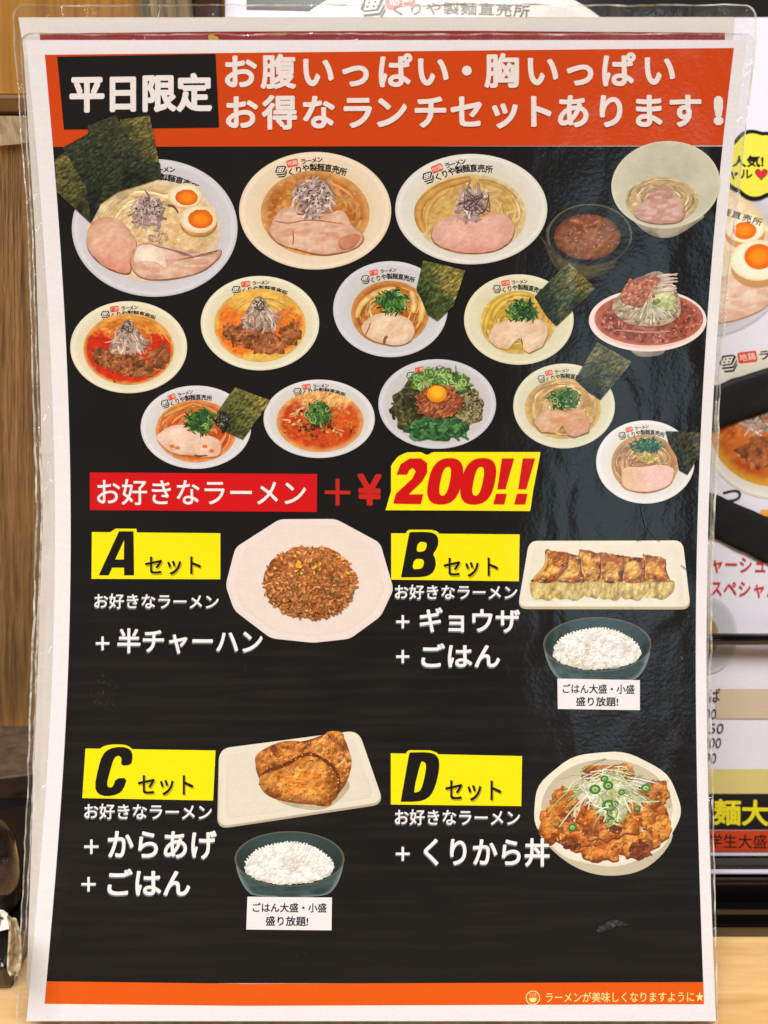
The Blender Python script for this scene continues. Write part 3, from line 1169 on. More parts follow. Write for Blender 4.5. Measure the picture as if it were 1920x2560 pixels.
def outline(lf, rf, yt, yb, wob, seed, n=110, corner=26, cut=None):
    """closed outline: left side upwards, top, right side down, bottom; rounded corners"""
    pts = []
    for y in np.linspace(yb - corner, yt + corner, n):
        pts.append((lf(y), y))
    for q in np.linspace(0, 90, 8)[1:-1]:
        a = math.radians(q)
        pts.append((lf(yt) + corner * (1 - math.cos(math.radians(q))), yt + corner * (1 - math.sin(a))))
    for x in np.linspace(lf(yt) + corner, rf(yt) - corner, 70):
        pts.append((x, yt))
    for q in np.linspace(0, 90, 8)[1:-1]:
        a = math.radians(q)
        pts.append((rf(yt) - corner * (1 - math.sin(a)), yt + corner * (1 - math.cos(a))))
    for y in np.linspace(yt + corner, yb - corner, n):
        pts.append((rf(y), y))
    for q in np.linspace(0, 90, 8)[1:-1]:
        a = math.radians(q)
        pts.append((rf(yb) - corner * (1 - math.cos(a)), yb - corner * (1 - math.sin(a))))
    for x in np.linspace(rf(yb) - corner, lf(yb) + corner, 70):
        pts.append((x, yb))
    for q in np.linspace(0, 90, 8)[1:-1]:
        a = math.radians(q)
        pts.append((lf(yb) + corner * (1 - math.sin(a)), yb - corner * (1 - math.cos(a))))
    p = np.array(pts, float)
    if wob:
        p[:, 0] += wob * (fbm(p[:, 0] + p[:, 1], p[:, 1], 60, seed) - 0.5) * 2
        p[:, 1] += wob * (fbm(p[:, 0], p[:, 0] - p[:, 1], 60, seed + 5) - 0.5) * 2
    return p


# ================================================================== FRONT SHEET
menu = thing('laminated_menu', 'large laminated lunch set menu in front, black print with orange header and many ramen photos', 'menu',
             tuple(ray(930, 2553, 0.2365)), 'laminated sheets')
PL = lambda y: left(y) - 0.0252 * (right(y) - left(y))
PR = lambda y: right(y) + 0.0172 * (right(y) - left(y))
YT, YB = 100, 2553
Ink.H = 0.0
k = Ink()
k.rows(YT, YB, PL, PR, (230, 228, 229), 24)
paper = k.build('paper', M_PRINT, menu)
for df, par, lf, rf, yt, yb, ol, orr, oyt, oyb, hh, sd_ in (
        (d_front, menu, PL, PR, YT, YB,
         lambda y: np.interp(y, [60, 104, 590, 1300, 1700, 2011, 2300, 2450, 2556], [50, 52, 80, 104, 88, 80, 66, 48, 40]),
         lambda y: np.interp(y, [60, 120, 500, 850, 1300, 1700, 2300, 2556], [1888, 1886, 1846, 1808, 1786, 1777, 1788, 1796]), 84, 2572, -0.0002, 3),
        (d_second, sec, pl2, pr2, 43, 2470,
         lambda y: np.interp(y, [10, 60, 590, 1300, 1700, 2011, 2300, 2420, 2500], [32, 34, 72, 92, 78, 68, 54, 42, 30]),
         lambda y: np.interp(y, [10, 120, 500, 850, 1300, 1700, 2300, 2500], [1890, 1888, 1842, 1800, 1778, 1768, 1776, 1780]), 12, 2490, 0.0001, 9)):
    inn = outline(lf, rf, yt, yb, 0, 0, corner=6)
    out = outline(ol, orr, oyt, oyb, 3.5, sd_, corner=30)
    ring_film('film_border', inn, out, df, par, hh, M_FILM, 0.0012, sd_)
    c = out.mean(0)
    ed = out + (c - out) / np.hypot(*(out - c).T)[:, None] * (2.0 + 5.0 * fbm(out[:, 0], out[:, 1], 40, 7)[:, None])
    ring_film('film_edge', ed, out, df, par, hh + 0.0004, M_EDGE, 0.0012, sd_)

L1 = 0.00005
Ink.H = L1
k = Ink()


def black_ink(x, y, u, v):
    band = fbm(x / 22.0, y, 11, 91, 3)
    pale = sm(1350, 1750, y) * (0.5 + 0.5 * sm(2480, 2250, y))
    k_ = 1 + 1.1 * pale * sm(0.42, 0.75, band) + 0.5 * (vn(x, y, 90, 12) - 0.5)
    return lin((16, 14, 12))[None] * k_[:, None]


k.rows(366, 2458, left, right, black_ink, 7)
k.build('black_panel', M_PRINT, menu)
Ink.H = L1
k = Ink()
nx = 50
u = np.linspace(0, 1, nx + 1)
G = []
for v in np.linspace(0, 1, 9):
    yt_ = 137 + (120 - 137) * u
    yb_ = 367.5 + (363.5 - 367.5) * u
    y = yt_ * (1 - v) + yb_ * v
    G.append(np.stack([left(y) * (1 - u) + right(y) * u, y], 1))
gf = [(j * (nx + 1) + i, j * (nx + 1) + i + 1, (j + 1) * (nx + 1) + i + 1, (j + 1) * (nx + 1) + i) for j in range(8) for i in range(nx)]
k.add(np.vstack(G), gf, lin((202, 66, 0)))
head = k.build('orange_header', M_PRINT, menu)
Ink.H = 2 * L1
k = Ink()
k.quad((143, 142), (539, 135), (548, 319), (160, 324), (16, 13, 12), 40)
wb = k.build('black_box', M_PRINT, menu)
k = Ink(20e-6)
Ink.H = 3 * L1
text_fit(k, '平日限定', 174, 531, (186, 283), (182, 280), (232, 226, 224), 0.042)
k.build('box_text', M_PRINT, wb)
k = Ink(4e-6)
hx1 = [600, 696, 794, 888, 986, 1081, 1167, 1255, 1355, 1449, 1544, 1647]
for x, ch in zip(hx1, 'お腹いっぱい・胸いっぱい'):
    text_at(k, ch, x, 181 - (x - 600) * 0.004, 89, 89, -0.006, (232, 222, 218), 0.033)
k.build('headline', M_PRINT, head)
k = Ink(4e-6)
hx2 = [603, 700, 796, 894, 977, 1076, 1168, 1261, 1345, 1432, 1527, 1620, 1712]
for x, ch in zip(hx2, 'お得なランチセットあります'):
    text_at(k, ch, x, 283 - (x - 603) * 0.004, 89, 89, -0.006, (232, 222, 218), 0.033)
text_fit(k, '!', 1783, 1808, (240, 314), (240, 314), (232, 222, 218), 0.03)
k.build('headline', M_PRINT, head)

Ink.H = L1
k = Ink()
nx = 50
u = np.linspace(0, 1, nx + 1)
G = []
for v in np.linspace(0, 1, 4):
    yt_ = np.interp(u, [0, 0.3, 1], [2453, 2459, 2455])
    yb_ = np.interp(u, [0, 0.3, 1], [2509, 2514, 2510])
    y = yt_ * (1 - v) + yb_ * v
    G.append(np.stack([left(y) * (1 - u) + right(y) * u, y], 1))
gf = [(j * (nx + 1) + i, j * (nx + 1) + i + 1, (j + 1) * (nx + 1) + i + 1, (j + 1) * (nx + 1) + i) for j in range(3) for i in range(nx)]
Ink.H = L1 * 1.6
k.add(np.vstack(G), gf, lin((222, 88, 0)))
foot = k.build('orange_footer', M_PRINT, menu)
k = Ink(4e-6)
Ink.H = 3 * L1
text_fit(k, 'ラーメンが美味しくなりますように★', 1364, 1759, (2480, 2506), (2478, 2504), (250, 232, 150), 0.006)
k.build('footer_text', M_PRINT, foot)
k = Ink(4e-6)
k.ell(1332, 2494, 18, 18, (250, 232, 150), 3)
k.ell(1332, 2494, 15.8, 15.8, (226, 92, 10), 3)
k.star([(1322, 2494), (1342, 2494), (1340, 2501), (1336, 2505), (1328, 2505), (1324, 2501)], (250, 232, 150), 3)
for i in range(4):
    x = 1325 + i * 4.6
    k.strand([(x, 2491), (x + 1.5, 2488), (x - 0.5, 2485), (x + 1, 2482)], 1.3, (250, 232, 150))
k.build('bowl_icon', M_PRINT, foot)


# ---- ramen photographs
def ramen(label, cx, cy, rx, ry, col, logo=None, soup=None, name='ramen_photo'):
    Ink.H = 2.2 * L1
    k = Ink(4e-6)
    k.ell(cx, cy, rx, ry, bowl_col(col, soup or 0.74), 3.6)
    b = k.build(name, M_PRINT, menu, label=label)
    if logo is not None:
        bowl_logo(b, cx, cy, rx, ry, *logo)
    Ink.H += 6e-6
    return b


def part(name, parent, fn, step=0.8e-6):
    k = Ink(step)
    fn(k)
    Ink.H += 4e-6
    return k.build(name, M_PRINT, parent, var=0.10 if name in ('pork_slice', 'egg_half', 'egg_yolk') else 0.28)


def C(s, ox, oy):
    return lambda *pts: [(ox + x * s, oy + y * s) for x, y in pts]


def egg(k, ex, ey, rx, ry, yx, yy, yrx, yry, brown=True):
    if brown:
        k.ell(ex, ey + ry * 0.3, rx * 0.99, ry * 0.98, soup_col((206, 160, 100), (190, 138, 80), (150, 100, 56), 12, 3), 3)
    k.ell(ex, ey, rx, ry, lambda x, y, R, T: mix(lin((240, 228, 196)), lin((226, 200, 150)), sm(0.7, 1, R)), 3)
    k.ell(yx, yy, yrx, yry, lambda x, y, R, T: mix(lin((246, 136, 20)), lin((218, 98, 8)), sm(0.3, 0.95, R)) * (0.88 + 0.24 * fbm(x, y, 9, 2))[:, None], 3, 0, 0.05, 5)


# 1: three nori sheets, two egg halves
q = C(.3496, 100, 270)
b = ramen('ramen photo with three nori sheets and two egg halves', 387, 570, 207, 172, (204, 204, 210), (10, (0.0, 0.0), 'icon tag'))
part('soup', b, lambda k: (k.ell(385, 577, 167, 127, soup_col((224, 194, 146), (212, 176, 120), (222, 206, 180), 36, 3, (236, 216, 178)), 3),
                           noodles(k, 370, 560, 140, 100, [(230, 204, 150), (216, 184, 124), (238, 216, 170)], 46, 5, 0.5, 0.95, 3.2, 5.4)))
part('pork_slice', b, lambda k: k.star(chaikin(q((370, 830), (450, 785), (560, 795), (620, 850), (650, 900), (690, 960), (680, 1000), (660, 1060), (650, 1130), (640, 1190), (500, 1150), (400, 1080), (345, 1000), (340, 930))),
     pork_col((226, 182, 152), (216, 160, 134), (128, 76, 44), 3, 0.94, 0, (216, 142, 122)), 3))
part('pork_slice', b, lambda k: (k.star(chaikin(q((700, 985), (760, 965), (900, 985), (1100, 1030), (1230, 1060), (1280, 1000), (1285, 1050), (1230, 1110), (1150, 1170), (1000, 1210), (880, 1225), (760, 1220), (690, 1180), (650, 1090))),
     pork_col((206, 154, 128), (220, 178, 150), (150, 100, 66), 5, 0.92, 0.35), 3),
     k.star(chaikin(q((690, 1000), (760, 975), (880, 1010), (900, 1090), (900, 1150), (860, 1110), (760, 1090), (670, 1110))), pork_col((238, 224, 204), (230, 206, 182), (222, 190, 164), 6), 3),
     [k.strand(q((820 + 40 * i, 985 + 9 * i), (940 + 42 * i, 1015 + 8 * i), (1050 + 30 * i, 1060 + 6 * i)), 3, (168, 112, 96)) for i in range(3)]))
part('egg_half', b, lambda k: egg(k, 463, 489, 43, 31, 467, 494, 28, 20, False))
part('egg_half', b, lambda k: egg(k, 497, 548, 47, 35, 502, 548, 31, 24))
part('onion_topping', b, lambda k: (clump(k, 372, 532, 44, 40, ONION, 62, 4, 34, (160, 132, 126), FLECK, 46, 0.4),
     k.strand(q((915, 695), (960, 700), (990, 750)), 4, (134, 56, 74)),
     rings(k, 388, 590, 20, 12, 3, [(206, 180, 160)], 10, 16, 4)))
part('nori_sheet', b, lambda k: k.star(q((575, 85), (785, 55), (870, 470), (840, 500), (600, 300)), nori_col((92, 90, 46), (124, 112, 58), (34, 36, 24), 21, 0.7, -0.6, 370, 360, 160), 2.6))
part('nori_sheet', b, lambda k: k.star(q((110, 370), (190, 310), (330, 500), (430, 700), (365, 825), (120, 600)), nori_col((80, 80, 40), (110, 104, 54), (34, 38, 26), 23, -0.8, -0.1, 180, 460, 130), 2.6))
part('nori_sheet', b, lambda k: k.star(q((165, 285), (345, 185), (345, 125), (545, 55), (640, 220), (750, 370), (860, 395), (868, 500), (740, 545), (560, 600), (430, 690), (370, 810), (330, 560)),
     nori_col((46, 54, 34), (58, 62, 38), (22, 25, 20), 25, 0.1, -0.8, 270, 420, 150), 2.6))

# 2: brown soup
q = C(.2532, 580, 360)
b = ramen('ramen photo with thick brown soup and a wide pork slice', 788, 527, 190, 147, (230, 213, 186), (0, (0, 0)))
part('soup', b, lambda k: (k.ell(788, 533, 136, 106, soup_col((174, 100, 30), (196, 126, 52), (212, 160, 100), 34, 7, (220, 170, 106)), 3),
                           noodles(k, 788, 533, 130, 100, [(212, 160, 96), (204, 146, 76)], 16, 7, 0.6, 0.92, 4.2, 7.4)))
part('pork_slice', b, lambda k: (k.star(chaikin(q((410, 760), (520, 630), (620, 620), (800, 690), (950, 700), (1060, 650), (1130, 720), (1150, 780), (1280, 890), (1285, 950), (1200, 1030), (1000, 1080), (850, 1090), (640, 1030), (480, 990), (370, 870))),
     pork_col((224, 182, 154), (212, 158, 128), (160, 96, 48), 9, 0.92, 0.25), 3),
     k.strand(q((420, 760), (560, 790), (760, 740), (1100, 790)), 3, (172, 112, 78)), k.strand(q((600, 860), (610, 930), (600, 1000)), 3, (150, 96, 66)),
     k.star(chaikin(q((1040, 940), (1200, 880), (1280, 910), (1200, 1020), (1080, 1050))), pork_col((196, 130, 94), (208, 150, 118), (150, 90, 50), 4), 3)))
part('onion_topping', b, lambda k: clump(k, 783, 494, 54, 46, ONION, 80, 5, 40, (168, 138, 124), FLECK, 70, 0.3))

# 3
q = C(.2592, 970, 360)
b = ramen('ramen photo with golden soup, bamboo shoots and round pink pork', 1178, 523, 190, 138, (220, 219, 208), (-11, (0, 0)))
part('soup', b, lambda k: (k.ell(1176, 536, 139, 101, soup_col((206, 168, 94), (194, 152, 76), (222, 204, 158), 30, 11, (228, 198, 138)), 3),
                           noodles(k, 1190, 530, 120, 84, [(222, 190, 124), (208, 172, 100), (232, 204, 146)], 34, 5, 0.4, 0.95, 4.6, 7.2)))
part('bamboo_shoot', b, lambda k: (k.strand(q((350, 850), (290, 720), (300, 590), (400, 480), (560, 390), (800, 330)), 22, (212, 164, 84), (176, 124, 56)),
                                   k.strand(q((370, 780), (370, 650), (450, 520), (600, 430)), 14, (222, 180, 104), (190, 142, 70))))
part('pork_slice', b, lambda k: k.star(chaikin(q((430, 900), (450, 800), (540, 710), (700, 690), (800, 740), (900, 720), (1000, 665), (1120, 680), (1200, 760), (1200, 860), (1160, 950), (1020, 1030), (800, 1050), (600, 1020), (470, 960))),
     pork_col((228, 180, 162), (220, 166, 148), (150, 98, 56), 13, 0.94, 0, (226, 150, 140)), 3))
part('onion_topping', b, lambda k: (clump(k, 1177, 506, 40, 42, ONION, 44, 6, 46, (186, 158, 146), FLECK, 26, 0.2),
     [k.strand([(1140 + rnd.uniform(0, 90), 470 + rnd.uniform(0, 80)) for _ in range(3)], 1.8, (96, 62, 70)) for _ in range(10)]))

# 4: dipping noodles and its cup
q = C(.3496, 1340, 330)
Ink.H = 2.2 * L1


def cup(k):
    k.star(chaikin(q((60, 760), (130, 600), (560, 560), (640, 760), (590, 880), (520, 1010), (300, 1060), (150, 980))), soup_col((62, 57, 38), (84, 76, 46), (44, 42, 28), 60, 3), 5)
    k.ell(1474, 588, 106, 78, lambda x, y, R, T: mix(lin((30, 29, 24)), lin((120, 112, 88)), sm(0.955, 0.985, R) * 0.8 * (0.35 + 0.65 * (np.sin(T) < 0.2))), 3)
    k.strand(q((30, 745), (70, 800), (110, 920), (160, 985)), 6, (74, 68, 40), (44, 42, 28))


k = Ink(4e-6)
cup(k)
cupo = k.build('dipping_cup_photo', M_PRINT, menu, label='photo of a dark cup of brown dipping sauce')
part('sauce', cupo, lambda k: (k.ell(1468, 592, 83, 57, soup_col((116, 64, 34), (138, 80, 46), (84, 46, 26), 16, 31, (176, 116, 62)), 3),
     [k.grain(1468 + rnd.uniform(-55, 55), 592 + rnd.uniform(-34, 34), rnd.uniform(4, 9), rnd.uniform(3, 5), rnd.uniform(0, 3), (186, 124, 66)) for _ in range(26)]))
Ink.H = 2.4 * L1
k = Ink(4e-6)
k.star(chaikin(q((640, 560), (1250, 560), (1090, 690), (960, 760), (830, 745), (720, 660))), crumb_col((150, 144, 122), (170, 162, 138), (128, 122, 102), 40, 3), 5)
k.ell(1664, 462, 136, 109, lambda x, y, R, T: lin((206, 203, 178))[None] * (0.80 + 0.25 * fbm(x, y, 40, 3) + 0.12 * sm(0.93, 1, R) - 0.1 * sm(0.2, -0.7, np.sin(T)) * sm(0.95, 0.5, R))[:, None], 3.6, -0.1)
tk = k.build('ramen_photo', M_PRINT, menu, label='photo of plain dipping noodles in a deep cream bowl')
part('noodles', tk, lambda k: (k.ell(1655, 502, 92, 58, soup_col((196, 168, 116), (182, 150, 96), (190, 172, 130), 14, 41), 3),
     noodles(k, 1655, 500, 92, 58, [(216, 190, 140), (200, 170, 116), (226, 204, 158), (180, 148, 96)], 80, 4, 0.3, 0.97, 2.6, 7.0)))
part('pork_slice', tk, lambda k: k.star(chaikin(q((690, 590), (770, 500), (850, 420), (920, 365), (970, 440), (1040, 490), (1060, 580), (1030, 640), (900, 655), (780, 640))),
     pork_col((196, 148, 132), (176, 126, 114), (150, 100, 88), 15, 0.95, 0.35), 3))

# 5, 6: meat and red oil
for (cx, cy, rx, ry, lo, sc, red, ml) in ((322, 868, 146, 115, (224, 218, 190), ((204, 104, 26), (218, 132, 46)), (196, 26, 8), 'ramen photo with bright red chilli soup and stewed meat'),
                                        (650, 808, 148, 118, (224, 221, 194), ((216, 166, 54), (228, 186, 84)), (222, 108, 26), 'ramen photo with yellow soup, orange oil and stewed meat')):
    b = ramen(ml, cx, cy, rx, ry, lo, (4, (0, 0.0)), 0.8)
    R5 = red[1] < 60

    blobs = ((-0.5, -0.02, 0.24, 0.30), (0.5, -0.06, 0.28, 0.22), (-0.58, 0.3, 0.18, 0.3), (0.1, 0.3, 0.5, 0.24)) + \
        (((0, 0.6, 0.62, 0.2), (-0.66, 0.2, 0.14, 0.34), (0.66, 0.3, 0.14, 0.34), (0.1, 0.0, 0.3, 0.2)) if R5 else ((-0.34, 0.52, 0.26, 0.16), (0.4, 0.4, 0.2, 0.2)))

    def soup5(k):
        base = soup_col(sc[0], sc[1], (222, 170, 90), 22, 5 + R5, (236, 190, 100))

        def fn(x, y, R, T):
            o = base(x, y, R, T)
            m_ = np.zeros(len(x))
            for dx, dy, a, c_ in blobs:
                m_ = np.maximum(m_, 1.25 - np.hypot((x - cx - dx * rx) / (a * rx), (y - cy - dy * ry) / (c_ * ry)) * 0.62)
            m_ = sm(0.42, 0.72, m_ + 0.9 * (fbm(x, y, 17, 9, 4) - 0.5)) * sm(1.0, 0.9, R)
            rk, rg = relief(x, y, 12, 33, 1.8)
            return mix(o, lin(red)[None] * rk[:, None], m_ * 0.92)
        k.ell(cx, cy + 5, rx * 0.775, ry * 0.775, fn, 2.6)
        k.clip = (cx, cy + 5, rx * 0.765, ry * 0.765)
        noodles(k, cx, cy, rx * 0.74, ry * 0.74, [(226, 160, 76), (214, 142, 60)] if R5 else [(232, 186, 96), (224, 170, 80)], 12, 4, 0.6, 0.95, 3.4, 6.0)
    part('soup', b, soup5)

    def meat5(k):
        k.clip = (cx, cy + 5, rx * 0.75, ry * 0.76)
        for dx, dy, a, c_ in ((-0.42, 0.22, 0.2, 0.2), (0.52, 0.2, 0.17, 0.24), (-0.1, 0.33, 0.3, 0.22), (0.22, 0.42, 0.28, 0.2), (0.05, 0.52, 0.2, 0.15)):
            k.ell(cx + dx * rx, cy + dy * ry, a * rx, c_ * ry, crumb_col((134, 76, 38), (164, 100, 56), (82, 42, 20), 15, int(40 + dx * 20)), 2.6, 0.1, 0.35, int(30 + dx * 40))
        for _ in range(46):
            k.grain(cx + rx * rnd.uniform(-0.5, 0.6), cy + ry * (0.36 + rnd.gauss(0, 0.12)), rnd.uniform(4, 12), rnd.uniform(3, 6), rnd.uniform(0, 3), rnd.choice([(146, 84, 44), (98, 52, 26), (182, 122, 76), (120, 66, 32)]))
    part('meat', b, meat5)

    def on5(k):
        k.star(chaikin([(cx - 52, cy + 14), (cx - 32, cy - 34), (cx - 4, cy - 74), (cx + 22, cy - 44), (cx + 48, cy - 8), (cx + 30, cy + 12), (cx - 10, cy + 18)]), crumb_col((158, 126, 106), (182, 152, 132), (104, 74, 60), 10, 3), 3)
        clump(k, cx, cy - 12, 46, 26, ONIONW, 44, 4.4, 38, None, FLECK, 0, 0.75)
        clump(k, cx - 2, cy - 42, 20, 20, ONIONW, 18, 4, 28, None, FLECK, 44, 0.7)
    part('onion_topping', b, on5)

# 7
q = C(.4219, 800, 630)
b = ramen('ramen photo with clear brown soup, scallions and a nori sheet on the right', 976, 773, 143, 120, (205, 206, 211), (0, (0.01, 0.05)), 0.7)


def noodle_soup(k, cx, cy, rx, ry, a, bcol, edge, ncols, n, seed):
    k.ell(cx, cy, rx, ry, soup_col(a, bcol, edge, 20, seed), 3)
    noodles(k, cx, cy - 2, rx * 0.95, ry * 0.92, ncols, n, 4, 0.35, 0.95)


part('soup', b, lambda k: (noodle_soup(k, 975, 783, 97, 81, (168, 86, 20), (188, 112, 38), (206, 150, 86), [(230, 192, 122), (216, 168, 92), (196, 132, 56)], 60, 3),
     k.strand(q((215, 390), (240, 310), (330, 240), (450, 215)), 15, (236, 206, 134), (204, 156, 82)), k.strand(q((540, 230), (560, 300), (550, 360)), 15, (236, 206, 136), (202, 152, 78)),
     k.strand(q((590, 270), (610, 340), (590, 420)), 16, (232, 200, 128), (196, 146, 70))))
part('pork_slice', b, lambda k: (k.star(chaikin(q((240, 460), (280, 400), (370, 360), (480, 375), (550, 420), (555, 490), (520, 540), (430, 555), (380, 540), (300, 520)), 2),
     pork_col((232, 206, 174), (222, 186, 146), (166, 110, 62), 17, 0.93, 0.2), 3),
     k.strand(q((265, 500), (290, 450), (300, 420)), 3, (150, 96, 60)), k.strand(q((380, 545), (385, 510), (400, 500)), 7, (140, 80, 44))))
part('scallion_topping', b, lambda k: (clump(k, 981, 754, 38, 32, GREENS, 80, 4, 18, (48, 84, 38)), rings(k, 981, 752, 34, 26, 24, GREENS, 4, 8)))
part('nori_sheet', b, lambda k: k.star(q((610, 50), (735, 78), (860, 112), (790, 320), (695, 410), (635, 370), (605, 290), (570, 220)), nori_col((74, 88, 42), (138, 124, 58), (38, 52, 32), 33, 0.8, -0.5, 1095, 725, 100), 2.4))

# 8
b = ramen('ramen photo with yellow soup, two-lobed pork and a tilted nori sheet', 1297, 799, 137, 113, (220, 216, 184), (4, (0, 0.02)), 0.7)
part('soup', b, lambda k: (noodle_soup(k, 1294, 806, 93, 79, (204, 168, 60), (188, 148, 48), (214, 190, 110), [(226, 196, 96), (214, 178, 76), (198, 158, 60)], 60, 6),
     k.strand(q((975, 480), (990, 380), (1040, 290), (1150, 245)), 14, (222, 190, 84), (190, 148, 50)), k.strand(q((1020, 400), (1050, 330), (1120, 280)), 12, (226, 196, 96), (188, 148, 56))))
part('pork_slice', b, lambda k: k.star(q((1000, 490), (1030, 430), (1110, 400), (1180, 405), (1230, 400), (1300, 400), (1345, 430), (1350, 490), (1320, 560), (1240, 600), (1205, 580), (1200, 530), (1180, 510), (1150, 540), (1110, 580), (1050, 565), (1005, 530)),
     pork_col((230, 204, 172), (218, 184, 146), (172, 126, 76), 19, 0.95), 3, center=q((1180, 460))[0]))
part('scallion_topping', b, lambda k: (clump(k, 1303, 778, 38, 26, GREENS, 80, 3.6, 22, (44, 78, 38)), rings(k, 1303, 778, 34, 22, 20, GREENS, 4, 8)))
part('nori_sheet', b, lambda k: k.star(q((1470, 62), (1550, 135), (1630, 215), (1515, 330), (1400, 440), (1340, 380), (1270, 265), (1370, 160)), nori_col((70, 80, 42), (122, 112, 60), (28, 38, 26), 37, 0.5, -0.7, 1415, 730, 130), 2.4))

# 9
q = C(.2893, 1440, 640)
Ink.H = 2.2 * L1
k = Ink(4e-6)
k.star(chaikin(q((450, 780), (780, 780), (750, 850), (650, 872), (520, 868))), crumb_col((140, 132, 118), (158, 150, 136), (118, 110, 98), 30, 4), 4)
k.ell(1619, 801, 147, 78, bowl_col((236, 226, 218), 0.88, (226, 170, 150)), 3.6)
b = k.build('ramen_photo', M_PRINT, menu, label='ramen photo heaped with bean sprouts and minced meat in a white bowl')
part('soup', b, lambda k: (k.ell(1622, 797, 136, 67, soup_col((122, 50, 34), (158, 78, 54), (192, 106, 82), 14, 51, (200, 124, 98)), 3),
     [k.grain(1622 + 128 * r_ * math.cos(t), 797 + 62 * r_ * math.sin(t), rnd.uniform(5, 12), rnd.uniform(3, 6), rnd.uniform(0, 3), rnd.choice([(196, 112, 84), (168, 86, 62), (110, 48, 36), (208, 140, 112)])) for r_, t in [(math.sqrt(rnd.uniform(0.3, 1)), rnd.uniform(0, 6.28)) for _ in range(120)]],
     [k.strand(q((330 + 80 * i, 640 + 8 * i), (520 + 70 * i, 650 + 6 * i), (720 + 50 * i, 670 - 10 * i)), 3.5, (196, 140, 124)) for i in range(3)]))


def sprouts(k):
    k.star(chaikin(q((300, 420), (420, 300), (640, 140), (760, 150), (860, 300), (900, 430), (880, 540), (700, 610), (480, 590), (380, 540))), crumb_col((176, 150, 120), (196, 172, 140), (120, 96, 70), 14, 9), 3)
    for _ in range(90):
        a = rnd.uniform(-1.15, 1.15)
        r0, r1 = rnd.uniform(0.15, 0.5), rnd.uniform(0.6, 1.0)
        sxp, syp = 640 + 300 * r0 * math.sin(a), 330 + 250 * r0 * math.cos(a)
        exx, eyy = 640 + 300 * r1 * math.sin(a), 330 + 270 * r1 * math.cos(a)
        k.strand(q((sxp, syp), ((sxp + exx) / 2 + rnd.uniform(-20, 20), (syp + eyy) / 2), (exx, eyy)), rnd.uniform(3, 5), rnd.choice([(212, 206, 180), (190, 180, 148), (224, 220, 200), (166, 150, 116)]))
    for _ in range(10):
        y = rnd.uniform(130, 300)
        k.strand(q((690, y + 20), (780, y - 5), (860 + rnd.uniform(0, 20), y + rnd.uniform(-30, 20))), 4, (222, 200, 184))


part('bean_sprouts', b, sprouts)
part('cabbage', b, lambda k: (k.star(chaikin(q((620, 440), (680, 330), (780, 300), (860, 350), (850, 440), (780, 480), (700, 430))), crumb_col((200, 204, 146), (222, 222, 176), (160, 176, 100), 22, 5), 3),
     k.ell(*q((690, 400))[0], 12, 8, (92, 140, 60), 3, -0.5, 0.3)))
part('meat', b, lambda k: (k.star(chaikin(q((380, 330), (450, 220), (600, 170), (720, 190), (720, 240), (640, 290), (600, 390), (560, 450), (480, 430), (400, 400))), crumb_col((170, 96, 66), (196, 122, 90), (112, 54, 36), 12, 3), 2.6),
     [k.grain(*q((rnd.uniform(400, 700), rnd.uniform(200, 400)))[0], rnd.uniform(6, 12), rnd.uniform(4, 7), rnd.uniform(0, 3), rnd.choice([(190, 112, 82), (156, 82, 56), (206, 138, 108)])) for _ in range(40)]))

# 10
q = C(.3797, 330, 930)
b = ramen('ramen photo with red orange soup, pale pork and a leaning nori sheet', 490, 1068, 138, 104, (212, 211, 212), (-10, (0, 0.02)), 0.72)
part('soup', b, lambda k: noodle_soup(k, 490, 1078, 101, 78, (190, 70, 24), (206, 98, 40), (222, 160, 90), [(222, 140, 76), (206, 110, 52), (232, 168, 104)], 56, 8))
part('bamboo_shoot', b, lambda k: (k.strand(q((205, 295), (300, 245), (400, 208)), 12, (218, 156, 76), (172, 108, 44)), k.strand(q((400, 208), (480, 225), (555, 268)), 10, (216, 158, 82), (176, 112, 48))))
part('pork_slice', b, lambda k: (k.star(chaikin(q((165, 430), (230, 370), (330, 345), (450, 400), (560, 440), (590, 490), (570, 550), (480, 560), (400, 545), (280, 540), (190, 470)), 2),
     pork_col((232, 202, 182), (224, 186, 162), (186, 120, 66), 21, 0.93, 0.2), 3),
     [k.ell(*q(p_)[0], 7, 5, (212, 110, 52), 3, 0, 0.3) for p_ in ((300, 500), (480, 490), (525, 520), (265, 490))], k.strand(q((410, 545), (440, 555), (500, 550)), 4, (120, 58, 28))))
part('scallion_topping', b, lambda k: (clump(k, 501, 1052, 36, 30, GREENS[:3] + GREENS[4:], 80, 3.6, 24, (36, 66, 34)), rings(k, 503, 1050, 28, 22, 10, GREENS, 4, 7)))
part('nori_sheet', b, lambda k: (k.star(q((680, 100), (795, 145), (910, 185), (860, 265), (800, 350), (730, 445), (650, 410), (560, 360), (560, 270), (620, 180)), nori_col((96, 100, 46), (140, 126, 62), (60, 66, 34), 41, 0.6, -0.6, 610, 1035, 90), 2.4),
     k.ell(*q((600, 330))[0], 20, 22, crumb_col((34, 36, 26), (50, 50, 36), (20, 20, 16), 10, 5), 3, 0, 0.4, 3), [k.grain(*q((600 + rnd.gauss(0, 25), 325 + rnd.gauss(0, 20)))[0], 4, 2.6, rnd.uniform(0, 3), (150, 150, 130)) for _ in range(12)]))

# 11
b = ramen('ramen photo with red spicy soup and crumbled meat under scallions', 798, 1047, 139, 98, (212, 212, 212), (5, (0, 0.02)), 0.8)
q = C(.3797, 330, 930)


